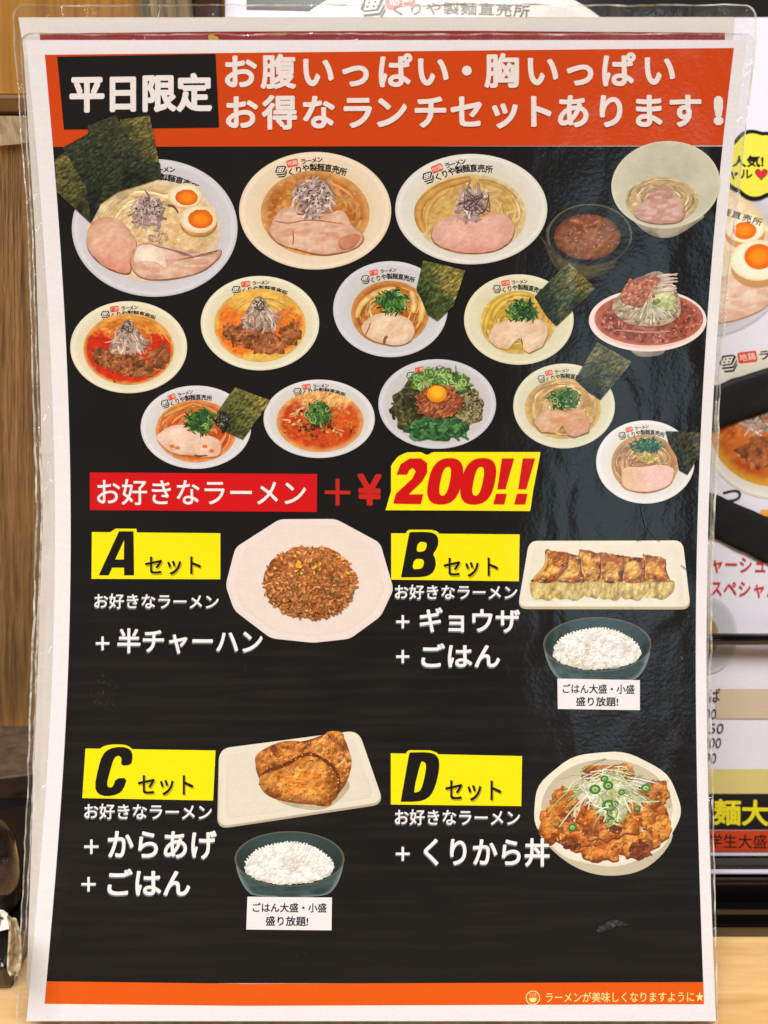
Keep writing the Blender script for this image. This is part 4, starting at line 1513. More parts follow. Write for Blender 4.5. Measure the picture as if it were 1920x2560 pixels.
def soup11(k):
    base = soup_col((200, 80, 24), (182, 56, 16), (224, 172, 98), 26, 14, (222, 120, 50))

    def fn(x, y, R, T):
        o = base(x, y, R, T)
        m_ = 1.2 - np.hypot((x - 806) / 100, (y - 990) / 30) * 0.6
        m_ = sm(0.5, 0.85, m_ + 0.9 * (fbm(x, y, 18, 4, 4) - 0.5))
        c_ = mix(lin((222, 160, 84)), lin((234, 190, 122)), fbm(x, y, 10, 6)) * relief(x, y, 9, 3, 2.5)[0][:, None]
        return mix(o, c_, m_ * 0.9)
    k.ell(800, 1054, 109, 76, fn, 2.6)
    k.clip = (800, 1054, 108, 75)
    for _ in range(34):
        t = rnd.uniform(0, 6.28)
        x, y = 800 + 80 * math.cos(t) * rnd.uniform(0.5, 1), 1050 + 56 * math.sin(t) * rnd.uniform(0.4, 1)
        k.strand([(x, y), (x + rnd.uniform(-16, 16), y + rnd.uniform(-8, 8)), (x + rnd.uniform(-26, 26), y + rnd.uniform(-10, 10))], rnd.uniform(3, 8), rnd.choice([(226, 166, 92), (214, 120, 50), (232, 184, 120), (216, 100, 40)]))
    for _ in range(50):
        t, r_ = rnd.uniform(0, 6.28), math.sqrt(rnd.random())
        k.grain(800 + 96 * r_ * math.cos(t), 1062 + 56 * r_ * math.sin(t), rnd.uniform(2, 5), 2.4, rnd.uniform(0, 3), rnd.choice([(120, 40, 16), (232, 150, 70)]))


part('soup', b, soup11)
part('meat', b, lambda k: [k.grain(796 + rnd.gauss(0, 24), 1062 + rnd.gauss(0, 12), rnd.uniform(4, 9), rnd.uniform(3, 6), rnd.uniform(0, 3), rnd.choice([(120, 66, 32), (86, 44, 24), (150, 90, 48), (64, 36, 22)])) for _ in range(110)])
part('scallion_topping', b, lambda k: (clump(k, 799, 1032, 30, 28, GREENS, 60, 3.4, 26, (58, 92, 42)), rings(k, 799, 1032, 26, 24, 26, GREENS, 6, 14)))

# 12
q = C(.3858, 920, 880)
b = ramen('soupless noodle photo with egg yolk, minced meat and rings of greens', 1093, 1010, 147, 112, (200, 201, 207), (0, (0.0, 0.05)), 0.82)
part('bed_of_greens', b, lambda k: k.ell(1093, 1016, 112, 84, crumb_col((70, 76, 38), (96, 104, 54), (34, 40, 22), 11, 14), 3, 0, 0.10, 8))
part('seaweed', b, lambda k: (k.ell(1024, 1018, 44, 44, crumb_col((62, 62, 32), (88, 86, 46), (28, 30, 20), 12, 5), 2.6, 0, 0.3, 4),
     clump(k, 1020, 1020, 42, 42, [(66, 64, 34), (46, 48, 26), (96, 92, 50), (34, 38, 24)], 60, 6, 18)))
part('fish_powder', b, lambda k: (k.ell(1166, 1020, 42, 42, crumb_col((122, 112, 70), (150, 140, 94), (66, 62, 38), 8, 6), 2.6, 0, 0.3, 5),
     clump(k, 1168, 1022, 40, 40, [(138, 128, 82), (100, 94, 58), (176, 164, 120), (66, 62, 38)], 110, 3, 14)))
part('chives', b, lambda k: (k.ell(1092, 1074, 74, 28, crumb_col((40, 86, 44), (54, 108, 58), (20, 48, 28), 10, 5), 3, 0, 0.2, 6),
     [k.strand([(x, y), (x + math.cos(a) * L_, y + math.sin(a) * L_)], rnd.uniform(5, 8), rnd.choice([(44, 100, 50), (62, 124, 66), (32, 74, 40), (92, 146, 76)]), taper=0.9, k=0)
      for x, y, a, L_ in [(1092 + rnd.uniform(-70, 66) , 1074 + rnd.uniform(-22, 20), rnd.uniform(-0.8, 0.8), rnd.uniform(8, 20)) for _ in range(90)]]))
part('scallion_topping', b, lambda k: (k.ell(1098, 957, 74, 32, crumb_col((84, 124, 50), (112, 150, 70), (44, 78, 34), 10, 8), 3, 0, 0.25, 7),
     rings(k, 1098, 952, 70, 28, 80, [(120, 160, 72), (150, 184, 100), (88, 134, 54), (60, 106, 46), (174, 196, 124)], 5, 11, 3.2), k.strand([(1139, 912), (1140, 934), (1143, 948)], 2, (60, 100, 50))))
part('meat', b, lambda k: (k.ell(1098, 1004, 58, 42, crumb_col((150, 80, 44), (176, 100, 60), (92, 44, 24), 9, 5), 2.6, 0, 0.2, 8),
     [k.grain(1098 + 58 * r_ * math.cos(t), 1004 + 42 * r_ * math.sin(t), rnd.uniform(5, 10), rnd.uniform(4, 7), rnd.uniform(0, 3), rnd.choice([(158, 86, 48), (184, 108, 66), (124, 62, 34), (140, 74, 40)])) for r_, t in [(math.sqrt(rnd.random()), rnd.uniform(0, 6.28)) for _ in range(130)]]))
part('egg_yolk', b, lambda k: k.ell(1092, 985, 25, 21, lambda x, y, R, T: mix(lin((246, 184, 40)), lin((222, 138, 10)), sm(0.3, 1, R + 0.3 * (y - 985) / 21)), 2.4))

# 13
b = ramen('ramen photo with pale noodles, two rounds of chicken and grey green nori', 1410, 1015, 127, 106, (216, 215, 188), (0, (0.0, 0.03)), 0.75)
part('soup', b, lambda k: noodle_soup(k, 1407, 1021, 95, 76, (196, 156, 90), (180, 138, 72), (206, 180, 124), [(222, 192, 130), (208, 172, 106), (230, 204, 150), (190, 150, 88)], 90, 9))
part('pork_slice', b, lambda k: k.star(q((1070, 460), (1120, 390), (1200, 360), (1280, 390), (1340, 360), (1400, 380), (1435, 440), (1430, 520), (1330, 555), (1290, 540), (1262, 480), (1215, 525), (1120, 520)),
     pork_col((220, 172, 132), (206, 150, 106), (150, 100, 60), 27, 0.93, 0.15), 3, center=q((1262, 440))[0]))
part('scallion_topping', b, lambda k: (clump(k, 1410, 998, 40, 26, GREENS, 80, 3.6, 20, (46, 80, 42)), rings(k, 1410, 998, 36, 22, 20, GREENS + [(190, 200, 150)], 4, 8)))
part('nori_sheet', b, lambda k: k.star([(1492, 856), (1536, 880), (1579, 905), (1540, 953), (1500, 1000), (1470, 980), (1437, 949), (1464, 902)], nori_col((72, 76, 48), (104, 100, 66), (26, 34, 28), 47, 0.4, -0.8, 1505, 945, 110), 2.4))

# 14
q = C(.2833, 1450, 1000)
b = ramen('ramen photo with brown noodles and half pink pork, lowest on the right', 1613, 1155, 123, 104, (226, 226, 223), (-2, (0.0, 0.02)), 0.75)
part('soup', b, lambda k: noodle_soup(k, 1612, 1160, 84, 74, (178, 132, 84), (160, 112, 66), (196, 160, 112), [(214, 178, 124), (196, 152, 100), (146, 110, 90), (226, 196, 148)], 90, 10))
part('scallion_topping', b, lambda k: (clump(k, 1616, 1114, 38, 18, TEALS, 80, 3.2, 20, (44, 92, 72)), clump(k, 1618, 1144, 26, 14, [(206, 182, 96), (222, 202, 124), (188, 158, 76)], 40, 3.5, 14, (196, 170, 88))))
part('pork_slice', b, lambda k: k.star(chaikin(q((360, 680), (390, 590), (550, 600), (700, 570), (820, 600), (820, 700), (760, 770), (600, 815), (450, 800), (370, 760)), 2),
     lambda x, y, R, T: mix(mix(lin((226, 186, 148)), lin((232, 192, 180)), sm(1580, 1640, x + 20 * fbm(x, y, 20, 4))), lin((176, 120, 66)), sm(0.92, 0.99, R) * (np.sin(T) > -0.2)) * (0.92 + 0.14 * vn(x, y, 5, 4))[:, None], 3))
part('nori_sheet', b, lambda k: k.star(q((750, 275), (900, 278), (1062, 290), (1052, 400), (1045, 500), (945, 660), (870, 620), (850, 500), (780, 380)), nori_col((58, 58, 38), (84, 74, 46), (32, 38, 28), 53, 0.7, -0.6, 1712, 1115, 90), 2.4))

# ---- price line
YEL, RED = (244, 226, 2), (200, 6, 10)
Ink.H = 2 * L1
k = Ink()
k.quad((225, 1181), (793, 1185), (792, 1280), (225, 1275), (204, 8, 14), 30)
pn = k.build('red_panel', M_PRINT, menu)
k = Ink(6e-6)
Ink.H = 3 * L1
text_fit(k, 'お好きなラーメン', 243, 765, (1197, 1262), (1199, 1265), (236, 228, 226), 0.012, 0, 1.0, ((-3, 2), (150, 60, 60)))
k.build('panel_text', M_PRINT, pn)
Ink.H = 3 * L1
k = Ink(6e-6)
k.quad((812, 1226), (876, 1227), (876, 1236), (812, 1235), (190, 32, 22), 30)
k.quad((839, 1197), (849, 1197), (849, 1264), (839, 1264), (190, 32, 22), 30)
text_fit(k, '¥', 893, 955, (1184, 1264), (1185, 1265), (190, 32, 22), 0.03)
k.build('price_text', M_PRINT, menu)
q = C(.7233, 200, 1120)


def stroke_digit2(g):
    # italic heavy 2
    return q((1082, 192), (1092, 158), (1150, 104), (1160, 80), (1150, 68), (1138, 76), (1130, 92), (1094, 92), (1108, 56), (1140, 36), (1178, 36), (1200, 52), (1200, 84), (1182, 116), (1136, 160), (1186, 160), (1178, 194))


def fat(pts, g):
    p = resample(pts, 5)
    d = np.roll(p, -1, 0) - np.roll(p, 1, 0)
    n = np.stack([d[:, 1], -d[:, 0]], 1) / (np.hypot(*d.T)[:, None] + 1e-6)
    a = np.sum(p[:, 0] * np.roll(p[:, 1], -1) - np.roll(p[:, 0], -1) * p[:, 1])
    return p + n * g * (1 if a > 0 else -1)


def zero(cx, cy, rx, ry, sl=-0.2, n=40, pw=2.6):
    pts = []
    for t in np.linspace(0, 2 * math.pi, n, endpoint=False):
        c, s = math.cos(t), math.sin(t)
        x = rx * math.copysign(abs(c) ** (2 / pw), c)
        y = ry * math.copysign(abs(s) ** (2 / pw), s)
        pts.append((cx + x + sl * y, cy + y))
    return pts


k = Ink(6e-6)
Ink.H = 3 * L1
k.star(q((1056, 215), (1075, 150), (1075, 60), (1098, 30), (1128, 15), (1180, 14), (1200, 26), (1218, 14), (1592, 14), (1566, 146), (1556, 218), (1300, 216)), YEL, 8)
pr_ = k.build('price_burst', M_PRINT, menu)
k = Ink(6e-6)
Ink.H += 6e-5
two = stroke_digit2(0)
k.add(two, [tuple(range(len(two)))], lin(RED))
for zx in (1262, 1376):
    k.star(zero(*q((zx, 115))[0], 42, 58), RED, 8)
    Ink.H += 1e-5
    k.star(zero(*q((zx, 115))[0], 11.5, 36, -0.2), YEL, 5)
for ex in (1434, 1506):
    k.poly(q((ex + 24, 36), (ex + 66, 36), (ex + 36, 142), (ex + 8, 142)), RED)
    k.poly(q((ex + 4, 158), (ex + 40, 158), (ex + 32, 194), (ex - 6, 194)), RED)
k.build('price_digits', M_PRINT, pr_)

# ---- the four set panels
SH = (96, 112, 116)
BLK = (18, 16, 12)


def bevtext(k, t, x0, x1, ya, yb, bold=0.014, col=(236, 232, 232), sh=((-1, 4), SH)):
    text_fit(k, t, x0, x1, ya, yb, col, bold, 0, 1.0, sh)


def plus(k, x, y, s, w=6):
    for dx, dy, c in ((-1, 3, SH), (0, 0, (236, 232, 232))):
        k.quad((x - s / 2 + dx, y - w / 2 + dy), (x + s / 2 + dx, y - w / 2 + dy), (x + s / 2 + dx, y + w / 2 + dy), (x - s / 2 + dx, y + w / 2 + dy), c)
        k.quad((x - w / 2 + dx, y - s / 2 + dy), (x + w / 2 + dx, y - s / 2 + dy), (x + w / 2 + dx, y + s / 2 + dy), (x - w / 2 + dx, y + s / 2 + dy), c)


def set_panel(quad, tab, letter, holes, st):
    Ink.H = 2 * L1
    k = Ink(6e-6)
    k.quad(*quad, YEL, 30)
    k.add(tab, [tuple(range(len(tab)))], lin(YEL))
    p = k.build('set_panel', M_PRINT, menu)
    Ink.H = 3 * L1
    k = Ink(6e-6)
    k.add(letter, [tuple(range(len(letter)))], lin(BLK))
    Ink.H += 6e-5
    for h in holes:
        k.add(h, [tuple(range(len(h)))], lin(YEL))
    k.build('set_letter', M_PRINT, p)
    k = Ink(6e-6)
    text_fit(k, 'セット', *st, BLK, 0.02, 0, 1.0, ((2, 3), (180, 166, 20)))
    k.build('set_word', M_PRINT, p)


q = C(.4822, 200, 1280)
set_panel(((230, 1330), (551, 1333), (551, 1448), (229, 1447)), q((150, 108), (186, 86), (294, 87), (294, 110)),
          q((98, 328), (203, 100), (278, 100), (281, 328), (229, 328), (229, 288), (167, 288), (150, 328)), [q((184, 246), (228, 246), (230, 146))],
          (363, 503, (1391, 1437), (1391, 1437)))
q = C(.4822, 960, 1300)
set_panel(((978, 1333), (1299, 1336), (1297, 1453), (978, 1449)), q((112, 74), (118, 58), (132, 50), (250, 51), (276, 60), (290, 76)),
          chaikin(q((135, 68), (150, 67), (225, 66), (262, 74), (280, 102), (274, 145), (250, 176), (264, 200), (266, 240), (245, 276), (205, 291), (110, 292), (92, 292), (94, 284), (133, 76)), 1),
          [chaikin(q((178, 115), (215, 115), (222, 130), (214, 155), (198, 163), (168, 163)), 1), chaikin(q((158, 203), (200, 203), (207, 220), (198, 248), (180, 253), (147, 253)), 1)],
          (1109, 1245, (1394, 1442), (1394, 1442)))
q = C(.4822, 180, 1800)
set_panel(((214, 1871), (539, 1876), (533, 2001), (206, 1995)), chaikin(q((140, 156), (165, 136), (200, 127), (270, 127), (300, 140), (318, 160)), 1),
          chaikin(q((122, 340), (140, 250), (160, 185), (195, 152), (255, 142), (300, 155), (313, 190), (304, 235), (252, 238), (258, 200), (240, 186), (218, 200), (200, 260), (182, 330), (194, 348), (214, 342), (228, 300), (284, 298), (268, 350), (240, 380), (180, 391), (138, 378)), 1), [],
          (345, 484, (1937, 1987), (1938, 1989)))
q = C(.4822, 960, 1840)
set_panel(((977, 1883), (1305, 1890), (1303, 2015), (977, 2011)), q((112, 98), (118, 82), (130, 73), (240, 74), (270, 84), (292, 102)),
          chaikin(q((135, 90), (150, 90), (230, 89), (268, 102), (284, 135), (278, 200), (262, 260), (240, 305), (205, 328), (160, 335), (105, 335), (90, 335), (93, 322), (132, 100)), 1),
          [chaikin(q((190, 135), (206, 136), (218, 150), (212, 200), (200, 250), (188, 280), (170, 288), (154, 288)), 1)],
          (1113, 1253, (1950, 2001), (1951, 2003)))

for lines in (
        [('お好きなラーメン', 236, 547, (1483, 1521), (1485, 1523), 0.017), ('+', 257, 1608, 34), ('半チャーハン', 294, 657, (1570, 1633), (1572, 1635), 0.022)],
        [('お好きなラーメン', 987, 1293, (1461, 1498), (1462, 1499), 0.017), ('+', 1007, 1554, 33), ('ギョウザ', 1049, 1300, (1518, 1580), (1520, 1582), 0.022), ('+', 1007, 1641, 33), ('ごはん', 1053, 1250, (1608, 1668), (1608, 1668), 0.022)],
        [('お好きなラーメン', 211, 530, (2008, 2047), (2010, 2050), 0.017), ('+', 229, 2116, 36), ('からあげ', 270, 542, (2074, 2146), (2076, 2148), 0.024), ('+', 222, 2210, 36), ('ごはん', 269, 476, (2171, 2238), (2172, 2239), 0.024)],
        [('お好きなラーメン', 987, 1300, (2022, 2062), (2024, 2064), 0.017), ('+', 1007, 2134, 35), ('くりから丼', 1059, 1374, (2093, 2164), (2095, 2166), 0.024)]):
    kk = None
    for ln in lines:
        if ln[0] == '+':
            Ink.H = 3 * L1
            kk = Ink(6e-6)
            plus(kk, *ln[1:])
        else:
            if kk is None:
                Ink.H = 3 * L1
                kk = Ink(6e-6)
            bevtext(kk, *ln)
            kk.build('set_text', M_PRINT, menu)
            kk = None


def rrect(pts, r=10):
    out = []
    n = len(pts)
    for i in range(n):
        p, a, c = np.array(pts[i], float), np.array(pts[i - 1], float), np.array(pts[(i + 1) % n], float)
        u, v = (a - p) / np.hypot(*(a - p)), (c - p) / np.hypot(*(c - p))
        for t in np.linspace(0, 1, 7):
            out.append(tuple((1 - t) ** 2 * (p + u * r) + 2 * t * (1 - t) * p + t * t * (p + v * r)))
    return out


# ---- side dishes
def plate_col(c, seed=1):
    c = lin(c)

    def fn(x, y, R, T):
        k_ = 0.95 + 0.07 * fbm(x, y, 40, seed) + 0.03 * (vn(x, y, 3, seed) - 0.5) - 0.05 * sm(0.93, 1.0, R) * (np.sin(T) > 0)
        return c[None] * k_[:, None]
    return fn


Ink.H = 2.2 * L1
q = C(.4822, 200, 1280)
k = Ink(4e-6)
oct_ = rrect(q((1035, 37), (1326, 36), (1556, 160), (1626, 400), (1560, 540), (1400, 657), (1210, 678), (990, 655), (800, 510), (755, 380), (806, 184)), 14)
k.star(oct_, plate_col((230, 217, 208)), 5)
inr = [(774 + (x - 774) * 0.9, 1450 + (y - 1450) * 0.9) for x, y in oct_]
k.star(inr, plate_col((228, 214, 202), 7), 5)
b = k.build('fried_rice_photo', M_PRINT, menu, label='photo of fried rice on a white eight-sided plate')


def friedrice(k):
    k.ell(775, 1457, 114, 90, crumb_col((166, 96, 44), (186, 116, 58), (104, 54, 22), 9, 4), 3, 0, 0.06, 5)
    cand = []
    for _ in range(760):
        t, r_ = rnd.uniform(0, 6.28), math.sqrt(rnd.random())
        cand.append((775 + 117 * r_ * math.cos(t), 1457 + 92 * r_ * math.sin(t)))
    cand.sort(key=lambda p: p[1])
    for x, y in cand:
        top = (1457 - y) / 92
        f = rnd.uniform(0.75, 1.15) * (1.0 + 0.08 * top)
        c_ = rnd.choice([(192, 124, 66), (178, 108, 52), (206, 144, 88), (164, 94, 44), (188, 104, 48)])
        k.grain(x, y, rnd.uniform(10, 16), rnd.uniform(5, 7), rnd.uniform(0, 3.14), tuple(min(255, v * f) for v in c_), 0.55)
    for _ in range(16):
        t, r_ = rnd.uniform(0, 6.28), math.sqrt(rnd.random()) * 0.85
        k.grain(775 + 110 * r_ * math.cos(t), 1450 + 80 * r_ * math.sin(t), rnd.uniform(8, 13), 4.5, rnd.uniform(0, 3), (70, 112, 46))
    for _ in range(12):
        k.grain(775 + rnd.gauss(0, 45), 1405 + rnd.gauss(0, 18), rnd.uniform(8, 15), 7, rnd.uniform(0, 3), (238, 178, 60))


part('fried_rice', b, friedrice, 0.5e-6)


q = C(.4822, 960, 1300)
Ink.H = 2.2 * L1
k = Ink(4e-6)
k.star(rrect(q((752, 112), (1548, 112), (1590, 464), (692, 462)), 24), (188, 172, 134), 5)
k.star(rrect(q((752, 108), (1548, 106), (1588, 450), (695, 448)), 22), plate_col((233, 228, 210), 3), 5)
k.star(rrect(q((778, 128), (1524, 126), (1556, 425), (726, 424)), 20), plate_col((230, 224, 204), 5), 5)
b = k.build('gyoza_photo', M_PRINT, menu, label='photo of six fried dumplings on a white rectangular plate')
gx = [(835, 150, 760, 330), (945, 165, 880, 330), (1010, 150, 1030, 320), (1115, 165, 1110, 330), (1235, 180, 1225, 330), (1340, 175, 1340, 325)]


def gyoza(i):
    def fn(k):
        tx, ty, bx_, by_ = gx[i]
        nx_ = gx[i + 1][0] if i < 5 else 1450
        nb = gx[i + 1][2] if i < 5 else 1475
        ov = 12
        # pale pleated skin below
        skin = q((bx_ - 4, by_ - 20), (nb + 26, by_ - 20), (nb + 30, by_ + 36), (nb + 4, by_ + 66), ((bx_ + nb) / 2 + 34, by_ + 92), ((bx_ + nb) / 2 - 4, by_ + 76), (bx_ + 26, by_ + 84), (bx_ + 2, by_ + 60))
        k.star(chaikin(skin, 1), lambda x, y, R, T: mix(lin((216, 196, 126)), lin((178, 150, 82)), sm(0.3, 0.7, fbm(x * 1.8, y * 0.7, 18, i))) * relief(x * 1.3, y * 0.7, 15, 30 + i, 2.6)[0][:, None] * (1 - 0.4 * sm(0.55, 1.0, R * np.sin(T)) - 0.3 * sm(0.2, 0.8, -R * np.sin(T)))[:, None], 3)
        top = q((tx, ty), ((tx + nx_) / 2, ty + 10), (nx_ + ov, ty + 22), (nx_ + ov, ty + 90), (nb + ov, by_ - 8), ((bx_ + nb) / 2, by_), (bx_, by_ - 12), (tx - 2, ty + 100))
        cxm, cym = np.mean([p[0] for p in top]), np.mean([p[1] for p in top])

        def tc_(x, y, R, T):
            f = fbm(x, y, 22, 60 + i, 4)
            o = mix(lin((216, 156, 66)), lin((172, 92, 24)), sm(0.25, 0.62, f + 0.5 * (R - 0.6)))
            o = mix(o, lin((84, 40, 14)), sm(0.55, 0.8, fbm(x, y, 14, 90 + i) + 0.45 * (R - 0.6)))
            o = mix(o, lin((232, 190, 104)), sm(0.55, 0.75, vn(x, y, 15, 40 + i)) * 0.8 * sm(0.75, 0.4, R))
            rk, rg = relief(x, y, 13, 20 + i, 2.6)
            return mix(o * rk[:, None], lin((240, 214, 150)), sm(0.08, 0.14, rg) * 0.6)
        k.star(resample(top, 8) + np.array([[rnd.uniform(-2, 2), rnd.uniform(-2, 2)] for _ in range(len(resample(top, 8)))]), tc_, 3, (cxm, cym))
        k.strand(q((nx_ + 8, ty + 24), (nx_ + 9, ty + 90), (nb + 6, by_ - 14)), 3, (92, 50, 18), (140, 84, 34))
        k.strand(q((tx + 8, ty + 16), (tx + 6, ty + 90), (bx_ + 14, by_ - 24)), 7, (222, 186, 106), (190, 134, 60))
    return fn


k = Ink(4e-6)
for i in range(5, -1, -1):
    part('dumpling', b, gyoza(i))


def rice_bowl(cx, cy, s, lab, box, t1, t2):
    Ink.H = 2.2 * L1
    rx, ry = 135 * s, 68 * s
    k = Ink(4e-6)

    def gl(x, y, R, T):
        o = mix(lin((46, 62, 60)), lin((66, 86, 84)), sm(0.35, 0.7, fbm(x * 0.6, y * 2, 40, 3)))
        o = mix(o, lin((150, 164, 164)), sm(0.9, 1.0, R) * (np.abs(np.cos(T)) > 0.5) * 0.5)
        return o
    body = [(cx - rx, cy), (cx - rx * 0.96, cy + 40 * s), (cx - rx * 0.8, cy + 82 * s), (cx - rx * 0.62, cy + 98 * s), (cx + rx * 0.62, cy + 98 * s), (cx + rx * 0.82, cy + 80 * s), (cx + rx * 0.96, cy + 40 * s), (cx + rx, cy)]
    body = [(cx + (x - cx) * 0.955, cy + (y - cy) * 0.96 - 2) for x, y in body]
    k.star(chaikin(body, 2), gl, 4)
    k.ell(cx, cy, rx, ry, lambda x, y, R, T: mix(mix(lin((30, 42, 42)), lin((58, 78, 76)), sm(-0.3, 0.8, -np.sin(T)) * 0.7 + 0.2 * fbm(x, y, 50, 2)), lin((122, 112, 96)), sm(0.965, 0.99, R) * 0.8), 3)
    b = k.build('rice_bowl_photo', M_PRINT, menu, label=lab)

    def rice(k):
        def rc(x, y, R, T):
            wx = x + 3 * vn(x, y, 6, 4)
            rk, rg = relief(wx, y, 8, 7, 1.3, 3)
            o = mix(lin((236, 234, 226)), lin((214, 200, 168)), sm(0.52, 0.8, fbm(x, y, 30, 7) + 0.2 * (y - cy) / ry))
            o = o * np.clip(rk, 0.72, 1.2)[:, None]
            o = o * (1 - 0.22 * sm(0.8, 1.0, R) * (np.sin(T) > 0))[:, None]
            return np.minimum(mix(o, lin((250, 250, 248)), sm(0.05, 0.12, rg) * 0.7), 0.93)
        dome = resample(chaikin([(cx - 110 * s, cy + 26), (cx - 98 * s, cy - 2), (cx - 76 * s, cy - 22 * s), (cx - 40 * s, cy - 33 * s), (cx + 4, cy - 40 * s), (cx + 44 * s, cy - 33 * s), (cx + 80 * s, cy - 14 * s), (cx + 102 * s, cy + 8), (cx + 106 * s, cy + 28), (cx + 84 * s, cy + 46 * s), (cx + 30 * s, cy + 61 * s), (cx - 40 * s, cy + 60 * s), (cx - 90 * s, cy + 44 * s)], 2), 4)
        jit = np.random.default_rng(4).uniform(-2.4, 2.4, dome.shape)
        k.star(dome + jit, rc, 2.6)
        for x, y in dome[::2]:
            if y < cy + 10:
                k.grain(x, y, rnd.uniform(7, 11), rnd.uniform(4, 5.5), rnd.uniform(0, 3.1), (232, 230, 222), 0.92)
        for _ in range(230):
            t, r_ = rnd.uniform(0, 6.28), math.sqrt(rnd.random())
            x, y = cx - 2 + 98 * s * r_ * math.cos(t), cy + 10 + 44 * s * r_ * math.sin(t)
            f = rnd.uniform(0.93, 1.04)
            c_ = rnd.choice([(238, 237, 230), (242, 242, 238), (230, 224, 206)])
            k.grain(x, y, rnd.uniform(6, 10), rnd.uniform(3.6, 5), rnd.uniform(0, 3.1), tuple(min(250, v * f) for v in c_), 0.86)
    part('rice', b, rice, 0.5e-6)
    Ink.H += 1e-5
    k = Ink(6e-6)
    k.quad(*box, (232, 228, 228), 30)
    lb = k.build('note_label', M_PRINT, b)
    Ink.H += 1e-5
    k = Ink(6e-6)
    text_fit(k, 'ごはん大盛・小盛', *t1, (24, 24, 24), 0.028)
    text_fit(k, '盛り放題!', *t2, (24, 24, 24), 0.028)
    o = k.build('note_text', M_PRINT, b)


rice_bowl(1493, 1611, 1.0, 'photo of white rice in a dark green bowl beside the B set', ((1393, 1696), (1599, 1700), (1599, 1775), (1394, 1772)),
          (1406, 1586, (1709, 1733), (1711, 1735)), (1439, 1545, (1741, 1765), (1742, 1766)))
rice_bowl(724, 2147, 1.015, 'photo of white rice in a dark green bowl beside the C set', ((619, 2241), (830, 2243), (829, 2325), (616, 2323)),
          (632, 817, (2256, 2280), (2257, 2281)), (664, 771, (2289, 2314), (2290, 2315)))

# karaage
q = C(.4822, 180, 1800)
Ink.H = 2.2 * L1
k = Ink(4e-6)
k.star(rrect(q((762, 150), (1486, 52), (1618, 436), (752, 566)), 30), (178, 166, 138), 5)
k.star(rrect(q((764, 148), (1484, 54), (1614, 424), (758, 554)), 28), plate_col((224, 219, 200), 3), 5)
k.star(rrect(q((800, 178), (1458, 84), (1570, 400), (796, 515)), 26), plate_col((220, 214, 194), 5), 5)
b = k.build('fried_chicken_photo', M_PRINT, menu, label='photo of fried chicken on a tilted cream plate')


def kara(k):
    k.star(chaikin(q((1040, 400), (1140, 450), (1300, 470), (1400, 400), (1450, 320), (1300, 250), (1100, 300)), 2), (184, 172, 140), 5)
    k.star(chaikin(q((955, 230), (985, 180), (1080, 118), (1200, 120), (1330, 70), (1400, 80), (1440, 200), (1430, 300), (1360, 400), (1290, 440), (1080, 400), (990, 330)), 2), (132, 72, 26), 5)
    k.star(chaikin(q((950, 215), (965, 170), (1080, 110), (1200, 112), (1260, 150), (1230, 220), (1100, 270), (985, 290)), 2), crumb_col((164, 86, 30), (200, 124, 54), (104, 50, 16), 15, 3), 2.4)
    k.star(chaikin(q((1190, 150), (1250, 105), (1310, 85), (1330, 58), (1405, 65), (1410, 100), (1400, 130), (1445, 180), (1448, 240), (1420, 310), (1370, 320), (1250, 230)), 2), crumb_col((184, 106, 42), (220, 150, 76), (112, 56, 20), 12, 5), 2.4)
    k.star(chaikin(q((1318, 70), (1336, 56), (1404, 64), (1412, 98), (1392, 112), (1340, 100)), 1), crumb_col((196, 112, 44), (216, 142, 68), (130, 66, 24), 9, 8), 2.2)
    k.star(chaikin(q((985, 266), (1108, 228), (1212, 164), (1304, 196), (1378, 258), (1388, 352), (1350, 426), (1230, 436), (1050, 410), (978, 350)), 2), (104, 52, 18), 5)
    main = resample(chaikin(q((990, 280), (1110, 250), (1210, 185), (1290, 210), (1360, 270), (1372, 350), (1350, 420), (1315, 448), (1230, 432), (1120, 420), (1050, 405), (985, 350), (975, 310)), 2), 5)
    main = main + np.array([[rnd.uniform(-2.4, 2.4), rnd.uniform(-2.4, 2.4)] for _ in main])
    k.star(main, lambda x, y, R, T: mix(mix(lin((200, 122, 44)), lin((226, 158, 76)), sm(0.35, 0.7, fbm(x, y, 20, 4, 4))), lin((134, 70, 24)), np.clip(sm(0.6, 1.0, R) * (0.45 + 0.45 * np.sin(T)) + 0.55 * sm(0.58, 0.75, fbm(x + 8 * vn(x, y, 14, 6), y, 26, 12)), 0, 1)) * (relief(x, y, 16, 71, 3.2)[0] * (1.12 - 0.3 * R ** 2))[:, None], 2.4)
    for _ in range(300):
        x, y = rnd.uniform(950, 1445), rnd.uniform(95, 440)
        if (x - 1200) ** 2 / 250 ** 2 + (y - 265) ** 2 / 170 ** 2 < 0.85 and not (y > 380 and x < 1040):
            k.grain(*q((x, y))[0], rnd.uniform(3, 8) * (1.3 if y < 230 else 0.8), rnd.uniform(2.5, 5), rnd.uniform(0, 3), rnd.choice([(218, 148, 70), (190, 108, 42), (150, 78, 28), (230, 168, 92), (206, 126, 54)]), 0.55)


part('fried_chicken', b, kara)

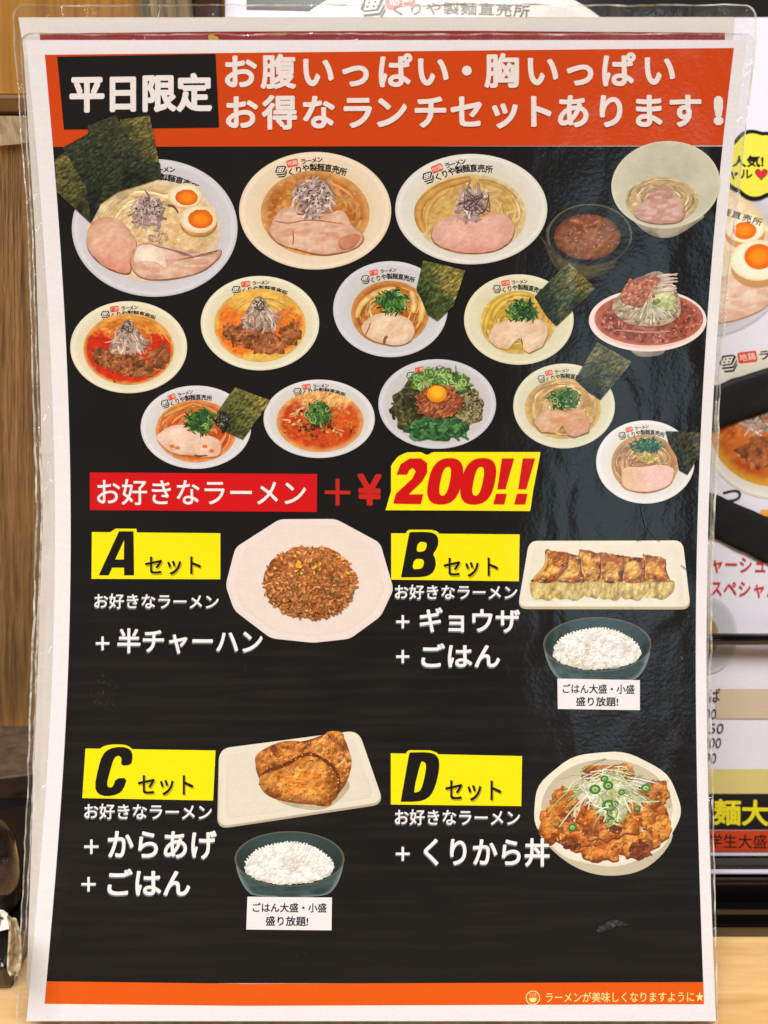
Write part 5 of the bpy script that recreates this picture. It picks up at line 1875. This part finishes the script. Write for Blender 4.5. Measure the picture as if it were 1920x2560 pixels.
# donburi
q = C(.4822, 960, 1840)
Ink.H = 2.2 * L1
k = Ink(4e-6)
k.star(chaikin(q((800, 480), (850, 560), (950, 650), (1060, 705), (1180, 722), (1320, 700), (1430, 620), (1500, 500), (1400, 420), (900, 420)), 2), plate_col((196, 186, 160), 9), 5)
rim = []
for t in np.linspace(0, 2 * math.pi, 60, endpoint=False):
    w_ = 1 + 0.012 * math.sin(t * 9 + 1)
    rim.append((1517 + 183 * w_ * math.cos(t), 2022 + 143 * w_ * math.sin(t)))
k.star(rim, plate_col((230, 224, 204), 4), 4)
k.ell(1517, 2022, 164, 124, lambda x, y, R, T: mix(lin((214, 206, 182)), lin((196, 184, 156)), sm(0.4, 1.0, R) * (np.sin(T) < 0)) * (0.95 + 0.08 * fbm(x, y, 30, 3))[:, None], 4)
b = k.build('rice_bowl_dish_photo', M_PRINT, menu, label='photo of fried chicken rice bowl topped with shredded leek')


def dchick(k):
    for x, y, a, c_, r_ in ((900, 450, 90, 110, 0.5), (940, 320, 70, 55, 0.2), (1140, 200, 110, 50, 0.1), (1240, 190, 60, 50, 0.2), (1400, 300, 80, 80, -0.2), (1400, 430, 80, 80, 0.1),
                            (1290, 560, 85, 75, 0), (1160, 560, 90, 80, 0.1), (1020, 520, 90, 75, 0.2), (900, 390, 60, 60, 0), (1170, 420, 160, 120, 0), (860, 470, 50, 60, 0.4), (1440, 480, 50, 70, 0.1), (1090, 610, 70, 40, 0.2), (1380, 540, 60, 50, 0)):
        k.ell(*q((x, y + 8))[0], a * .488, c_ * .49, (120, 60, 22), 4, r_, 0.22, int(x + y))
        k.ell(*q((x, y))[0], a * .4822, c_ * .4822, crumb_col((186, 100, 34), (216, 142, 64), (110, 52, 18), 17, int(x)), 2.6, r_, 0.22, int(x + y))
    for x, y, a, c_ in ((960, 560, 60, 28), (1330, 590, 55, 45), (940, 420, 40, 20), (1190, 480, 40, 25)):
        k.ell(*q((x, y))[0], a * .4822, c_ * .4822, crumb_col((112, 54, 26), (140, 74, 38), (70, 32, 16), 14, int(x)), 2.6, 0.3, 0.3, int(x))
    for _ in range(150):
        t, r_ = rnd.uniform(0, 6.28), math.sqrt(rnd.random())
        x, y = 1150 + 310 * r_ * math.cos(t), 410 + 215 * r_ * math.sin(t)
        if y > 300 or abs(x - 1180) < 120:
            k.grain(*q((x, y))[0], rnd.uniform(4, 11), rnd.uniform(3, 6), rnd.uniform(0, 3), rnd.choice([(222, 152, 76), (188, 104, 40), (160, 82, 30), (230, 170, 96), (120, 60, 24)]), 0.6)
    for _ in range(30):
        k.grain(*q((1380 + rnd.gauss(0, 50), 360 + rnd.gauss(0, 60)))[0], 2.4, 2, 0, (70, 40, 20))


part('fried_chicken', b, dchick)


def leek(k):
    k.ell(*q((1170, 320))[0], 52, 62, crumb_col((178, 184, 120), (206, 208, 160), (118, 140, 70), 14, 4), 3, 0, 0.25, 3)
    for _ in range(150):
        a = rnd.uniform(-1.5, 1.5)
        x0_, y0_ = 1165 + rnd.gauss(0, 60), 245 + rnd.gauss(0, 45)
        L_ = rnd.uniform(80, 230)
        x1_, y1_ = x0_ + math.sin(a) * L_, y0_ + math.cos(a) * L_ * rnd.uniform(0.5, 1.1)
        k.strand(q((x0_, y0_), ((x0_ + x1_) / 2 + rnd.uniform(-30, 30), (y0_ + y1_) / 2 + rnd.uniform(-25, 15)), (x1_, y1_)), rnd.uniform(2.2, 4), rnd.choice([(232, 230, 208), (214, 214, 176), (196, 202, 146), (240, 238, 224), (170, 186, 110)]))
    for x, y, r_ in ((1092, 275, 13), (1160, 255, 12), (1165, 360, 16), (1230, 290, 8), (1355, 268, 11), (1195, 350, 9), (975, 472, 10), (1310, 375, 7), (1140, 220, 9)):
        c_ = q((x, y))[0]
        k.ell(c_[0], c_[1], r_ * 1.1, r_ * 0.95, (64, 120, 48), 3)
        k.ell(c_[0], c_[1], r_ * 0.62, r_ * 0.5, (160, 190, 110), 3)
        k.ell(c_[0] + 1, c_[1] + 1, r_ * 0.3, r_ * 0.22, (80, 120, 56), 3)
    clump(k, *q((1190, 400))[0], 30, 26, [(220, 222, 190), (150, 176, 96), (84, 130, 60)], 30, 3, 26)


part('leek_topping', b, leek)

# ---- wear of the film: scratches, flecks and one bubble
Ink.H = 0.00012
k = Ink(3e-6)
for _ in range(60):
    x, y = 262 + rnd.gauss(0, 16), 1728 + rnd.gauss(0, 26)
    a = rnd.uniform(0, 3.1)
    L_ = rnd.uniform(2, 9)
    k.strand([(x, y), (x + L_ * math.cos(a), y + L_ * math.sin(a))], rnd.uniform(0.8, 1.6), rnd.choice([(96, 92, 84), (74, 72, 68), (124, 118, 108)]), k=0)
k.build('scuff_mark', M_PRINT, menu)
k = Ink(3e-6)
for _ in range(26):
    x, y = 812 + rnd.gauss(0, 12), 800 + rnd.gauss(0, 18)
    a = rnd.uniform(0, 3.1)
    k.strand([(x, y), (x + 5 * math.cos(a), y + 5 * math.sin(a))], 1.2, (70, 68, 66), k=0)
k.build('scuff_mark', M_PRINT, menu)
k = Ink(3e-6)
for _ in range(14):
    x0_, y0_ = rnd.uniform(220, 1700), rnd.uniform(1300, 2420)
    for _q in range(rnd.randint(1, 4)):
        x, y = x0_ + rnd.gauss(0, 8), y0_ + rnd.gauss(0, 8)
        a = rnd.uniform(0, 3.1)
        L_ = rnd.uniform(4, 16)
        k.strand([(x, y), (x + L_ * math.cos(a), y + L_ * math.sin(a))], rnd.uniform(0.8, 1.4), rnd.choice([(78, 76, 72), (58, 56, 54)]), k=0)
    k.build('scuff_mark', M_PRINT, menu)
    k = Ink(3e-6)
k.strand([(1700, 1640), (1706, 1650)], 3, (96, 92, 70), k=1)
k.build('scuff_mark', M_PRINT, menu)
k = Ink(3e-6)
bub = [(1489, 2325), (1496, 2312), (1516, 2304), (1533, 2297), (1546, 2300), (1560, 2306), (1576, 2312), (1556, 2314), (1540, 2313), (1524, 2322), (1508, 2328), (1494, 2331), (1489, 2325)]
k.star(bub[:-1], lambda x, y, R, T: mix(lin((34, 34, 34)), lin((86, 94, 98)), sm(0.4, 0.8, fbm(x, y, 7, 2)) * 0.6), 3)
k.build('film_bubble', M_PRINT, menu)
# crease in the film above the dumpling plate: flat lines, the ridge only in colour, brown with darker edges
k = Ink(3e-6)
for pts, w in (([(1601, 1262), (1606, 1290), (1613, 1312), (1614, 1330)], 4), ([(1614, 1330), (1600, 1348), (1590, 1352)], 3), ([(1614, 1312), (1630, 1336), (1648, 1352)], 4),
               ([(1700, 1412), (1716, 1424), (1738, 1430)], 2.5), ([(1712, 1424), (1728, 1418), (1736, 1424)], 2)):
    k.strand(pts, w * 0.7, (60, 54, 44), (22, 20, 17))
k.build('crease', M_PRINT, menu)

# ================================================================== THINGS AT THE LOWER LEFT
jar = thing('spice_jar', 'clear glass jar with dark dried flakes, cut off at the lower left', 'jar', (-0.118, 0.168, 0.0))
m, ns, ls, bb_ = new_mat('jar_glass')
bb_.inputs['Transmission Weight'].default_value = 1.0
bb_.inputs['Roughness'].default_value = 0.03
bb_.inputs['IOR'].default_value = 1.45
bb_.inputs['Base Color'].default_value = (0.9, 0.9, 0.88, 1)
M_GLASS = m
M_FLAKE = simple('dried_flakes', (58, 40, 24), 0.8, noise=0.7, nscale=1400)
M_CARD = simple('label_card', (226, 214, 202), 0.6)
M_TRAY = simple('black_tray', (12, 11, 12), 0.2, coat=0.4)
M_INK = simple('black_ink', (20, 18, 18), 0.6)
M_TORN = simple('stained_plastic', (196, 182, 150), 0.5, noise=0.6, nscale=500)


def lathe(name, prof, c, mat, parent, n=40):
    V, Fc = [], []
    for r, z in prof:
        for t in np.linspace(0, 2 * math.pi, n, endpoint=False):
            V.append((c[0] + r * math.cos(t), c[1] + r * math.sin(t), c[2] + z))
    for j in range(len(prof) - 1):
        for i in range(n):
            Fc.append((j * n + i, j * n + (i + 1) % n, (j + 1) * n + (i + 1) % n, (j + 1) * n + i))
    return mesh_obj(name, V, Fc, mat, parent, True)


jx, jy = col_x(50, 2190, 0.185) - 0.0125, 0.185
zj = 0.012
lathe('glass_body', [(0.0001, 0), (0.0112, 0), (0.0125, 0.0015), (0.0125, 0.020), (0.0122, 0.023), (0.0112, 0.026), (0.0095, 0.0285), (0.0072, 0.030), (0.0060, 0.0305), (0.0052, 0.0298), (0.0085, 0.0272), (0.0105, 0.0245), (0.0113, 0.020), (0.0113, 0.0025), (0.0105, 0.0014), (0.0001, 0.0014)],
      (jx, jy, zj), M_GLASS, jar)
V, Fc = [], []
nr_, nt_ = 8, 40
V.append((jx, jy, zj + 0.006))
for j in range(1, nr_ + 1):
    for t in np.linspace(0, 2 * math.pi, nt_, endpoint=False):
        r = 0.0110 * j / nr_
        V.append((jx + r * math.cos(t), jy + r * math.sin(t), zj + 0.0065 + 0.0022 * float(vn(np.array([r * math.cos(t) * 1e4]), np.array([r * math.sin(t) * 1e4]), 14, 3)[0])))
for t in np.linspace(0, 2 * math.pi, nt_, endpoint=False):
    V.append((jx + 0.0108 * math.cos(t), jy + 0.0108 * math.sin(t), zj + 0.0024))
Fc += [(0, 1 + i, 1 + (i + 1) % nt_) for i in range(nt_)]
for j in range(nr_):
    a0, b0 = 1 + j * nt_, 1 + (j + 1) * nt_
    Fc += [(a0 + i, b0 + i, b0 + (i + 1) % nt_, a0 + (i + 1) % nt_) for i in range(nt_)]
mesh_obj('dried_flakes', V, Fc, M_FLAKE, jar)

tray = box_mesh('black_tray', (-0.20, 0.160, 0.0006), (col_x(44, 2430, 0.165), 0.2315, 0.0115), M_TRAY, None, 0.0015)
tagset(tray, 'shallow black tray on the counter carrying the spice jar', 'tray')

card = thing('paper_tag', 'small white paper tag with a black character, leaning before the spice jar', 'tag', (-0.10, 0.15, 0.012))


def px_plane(name, pts, d, mat, parent, thick):
    V = [tuple(ray(x, y, dd)) for (x, y), dd in zip(pts, d)]
    o = mesh_obj(name, V, [tuple(range(len(V)))], mat, parent)
    md = o.modifiers.new('thick', 'SOLIDIFY')
    md.thickness = thick
    return o


px_plane('card', [(-120, 2262), (8, 2275), (20, 2284), (24, 2322), (-120, 2358)], [0.224, 0.222, 0.222, 0.2195, 0.219], M_CARD, card, 0.0004)
dcard = lambda x, y: 0.2222 - (y - 2270) / 60 * 0.003 + 0 * x
k = Ink(4e-6)
Ink.H = 0.0006
text_fit(k, 'け', -24, 10, (2284, 2320), (2284, 2320), (26, 22, 22), 0.02)
p, n_ = sheet(dcard, np.vstack(k.V), np.concatenate(k.Hh))
mesh_obj('character', p, k.F, M_INK, card)

# bent, stained plastic strip beside the tag
nV, Fq = [], []
pth = [(22, 2288), (27, 2310), (27, 2345), (24, 2385), (22, 2424), (30, 2436)]
pth2 = [(36, 2300), (44, 2325), (50, 2350), (50, 2390), (48, 2425), (40, 2440)]
pa, pb_ = chaikin(pth, 2, False), chaikin(pth2, 2, False)
ms = 8
for j in range(ms):
    f = j / (ms - 1)
    xy = pa * (1 - f) + pb_ * f
    dd = 0.2195 + 0.004 * math.sin(f * 2.4) + 0.0015 * fbm(xy[:, 0] * 4, xy[:, 1] * 3, 60, 3)
    nV.append(ray(xy[:, 0], xy[:, 1], dd))
nn = len(pa)
Fq = [(j * nn + i, j * nn + i + 1, (j + 1) * nn + i + 1, (j + 1) * nn + i) for j in range(ms - 1) for i in range(nn - 1)]
o = mesh_obj('plastic_strip', np.vstack(nV), Fq, M_TORN, None, True)
md = o.modifiers.new('thick', 'SOLIDIFY')
md.thickness = 0.0006
tagset(o, 'bent stained whitish plastic strip between the paper tag and the laminated menu', 'strip')
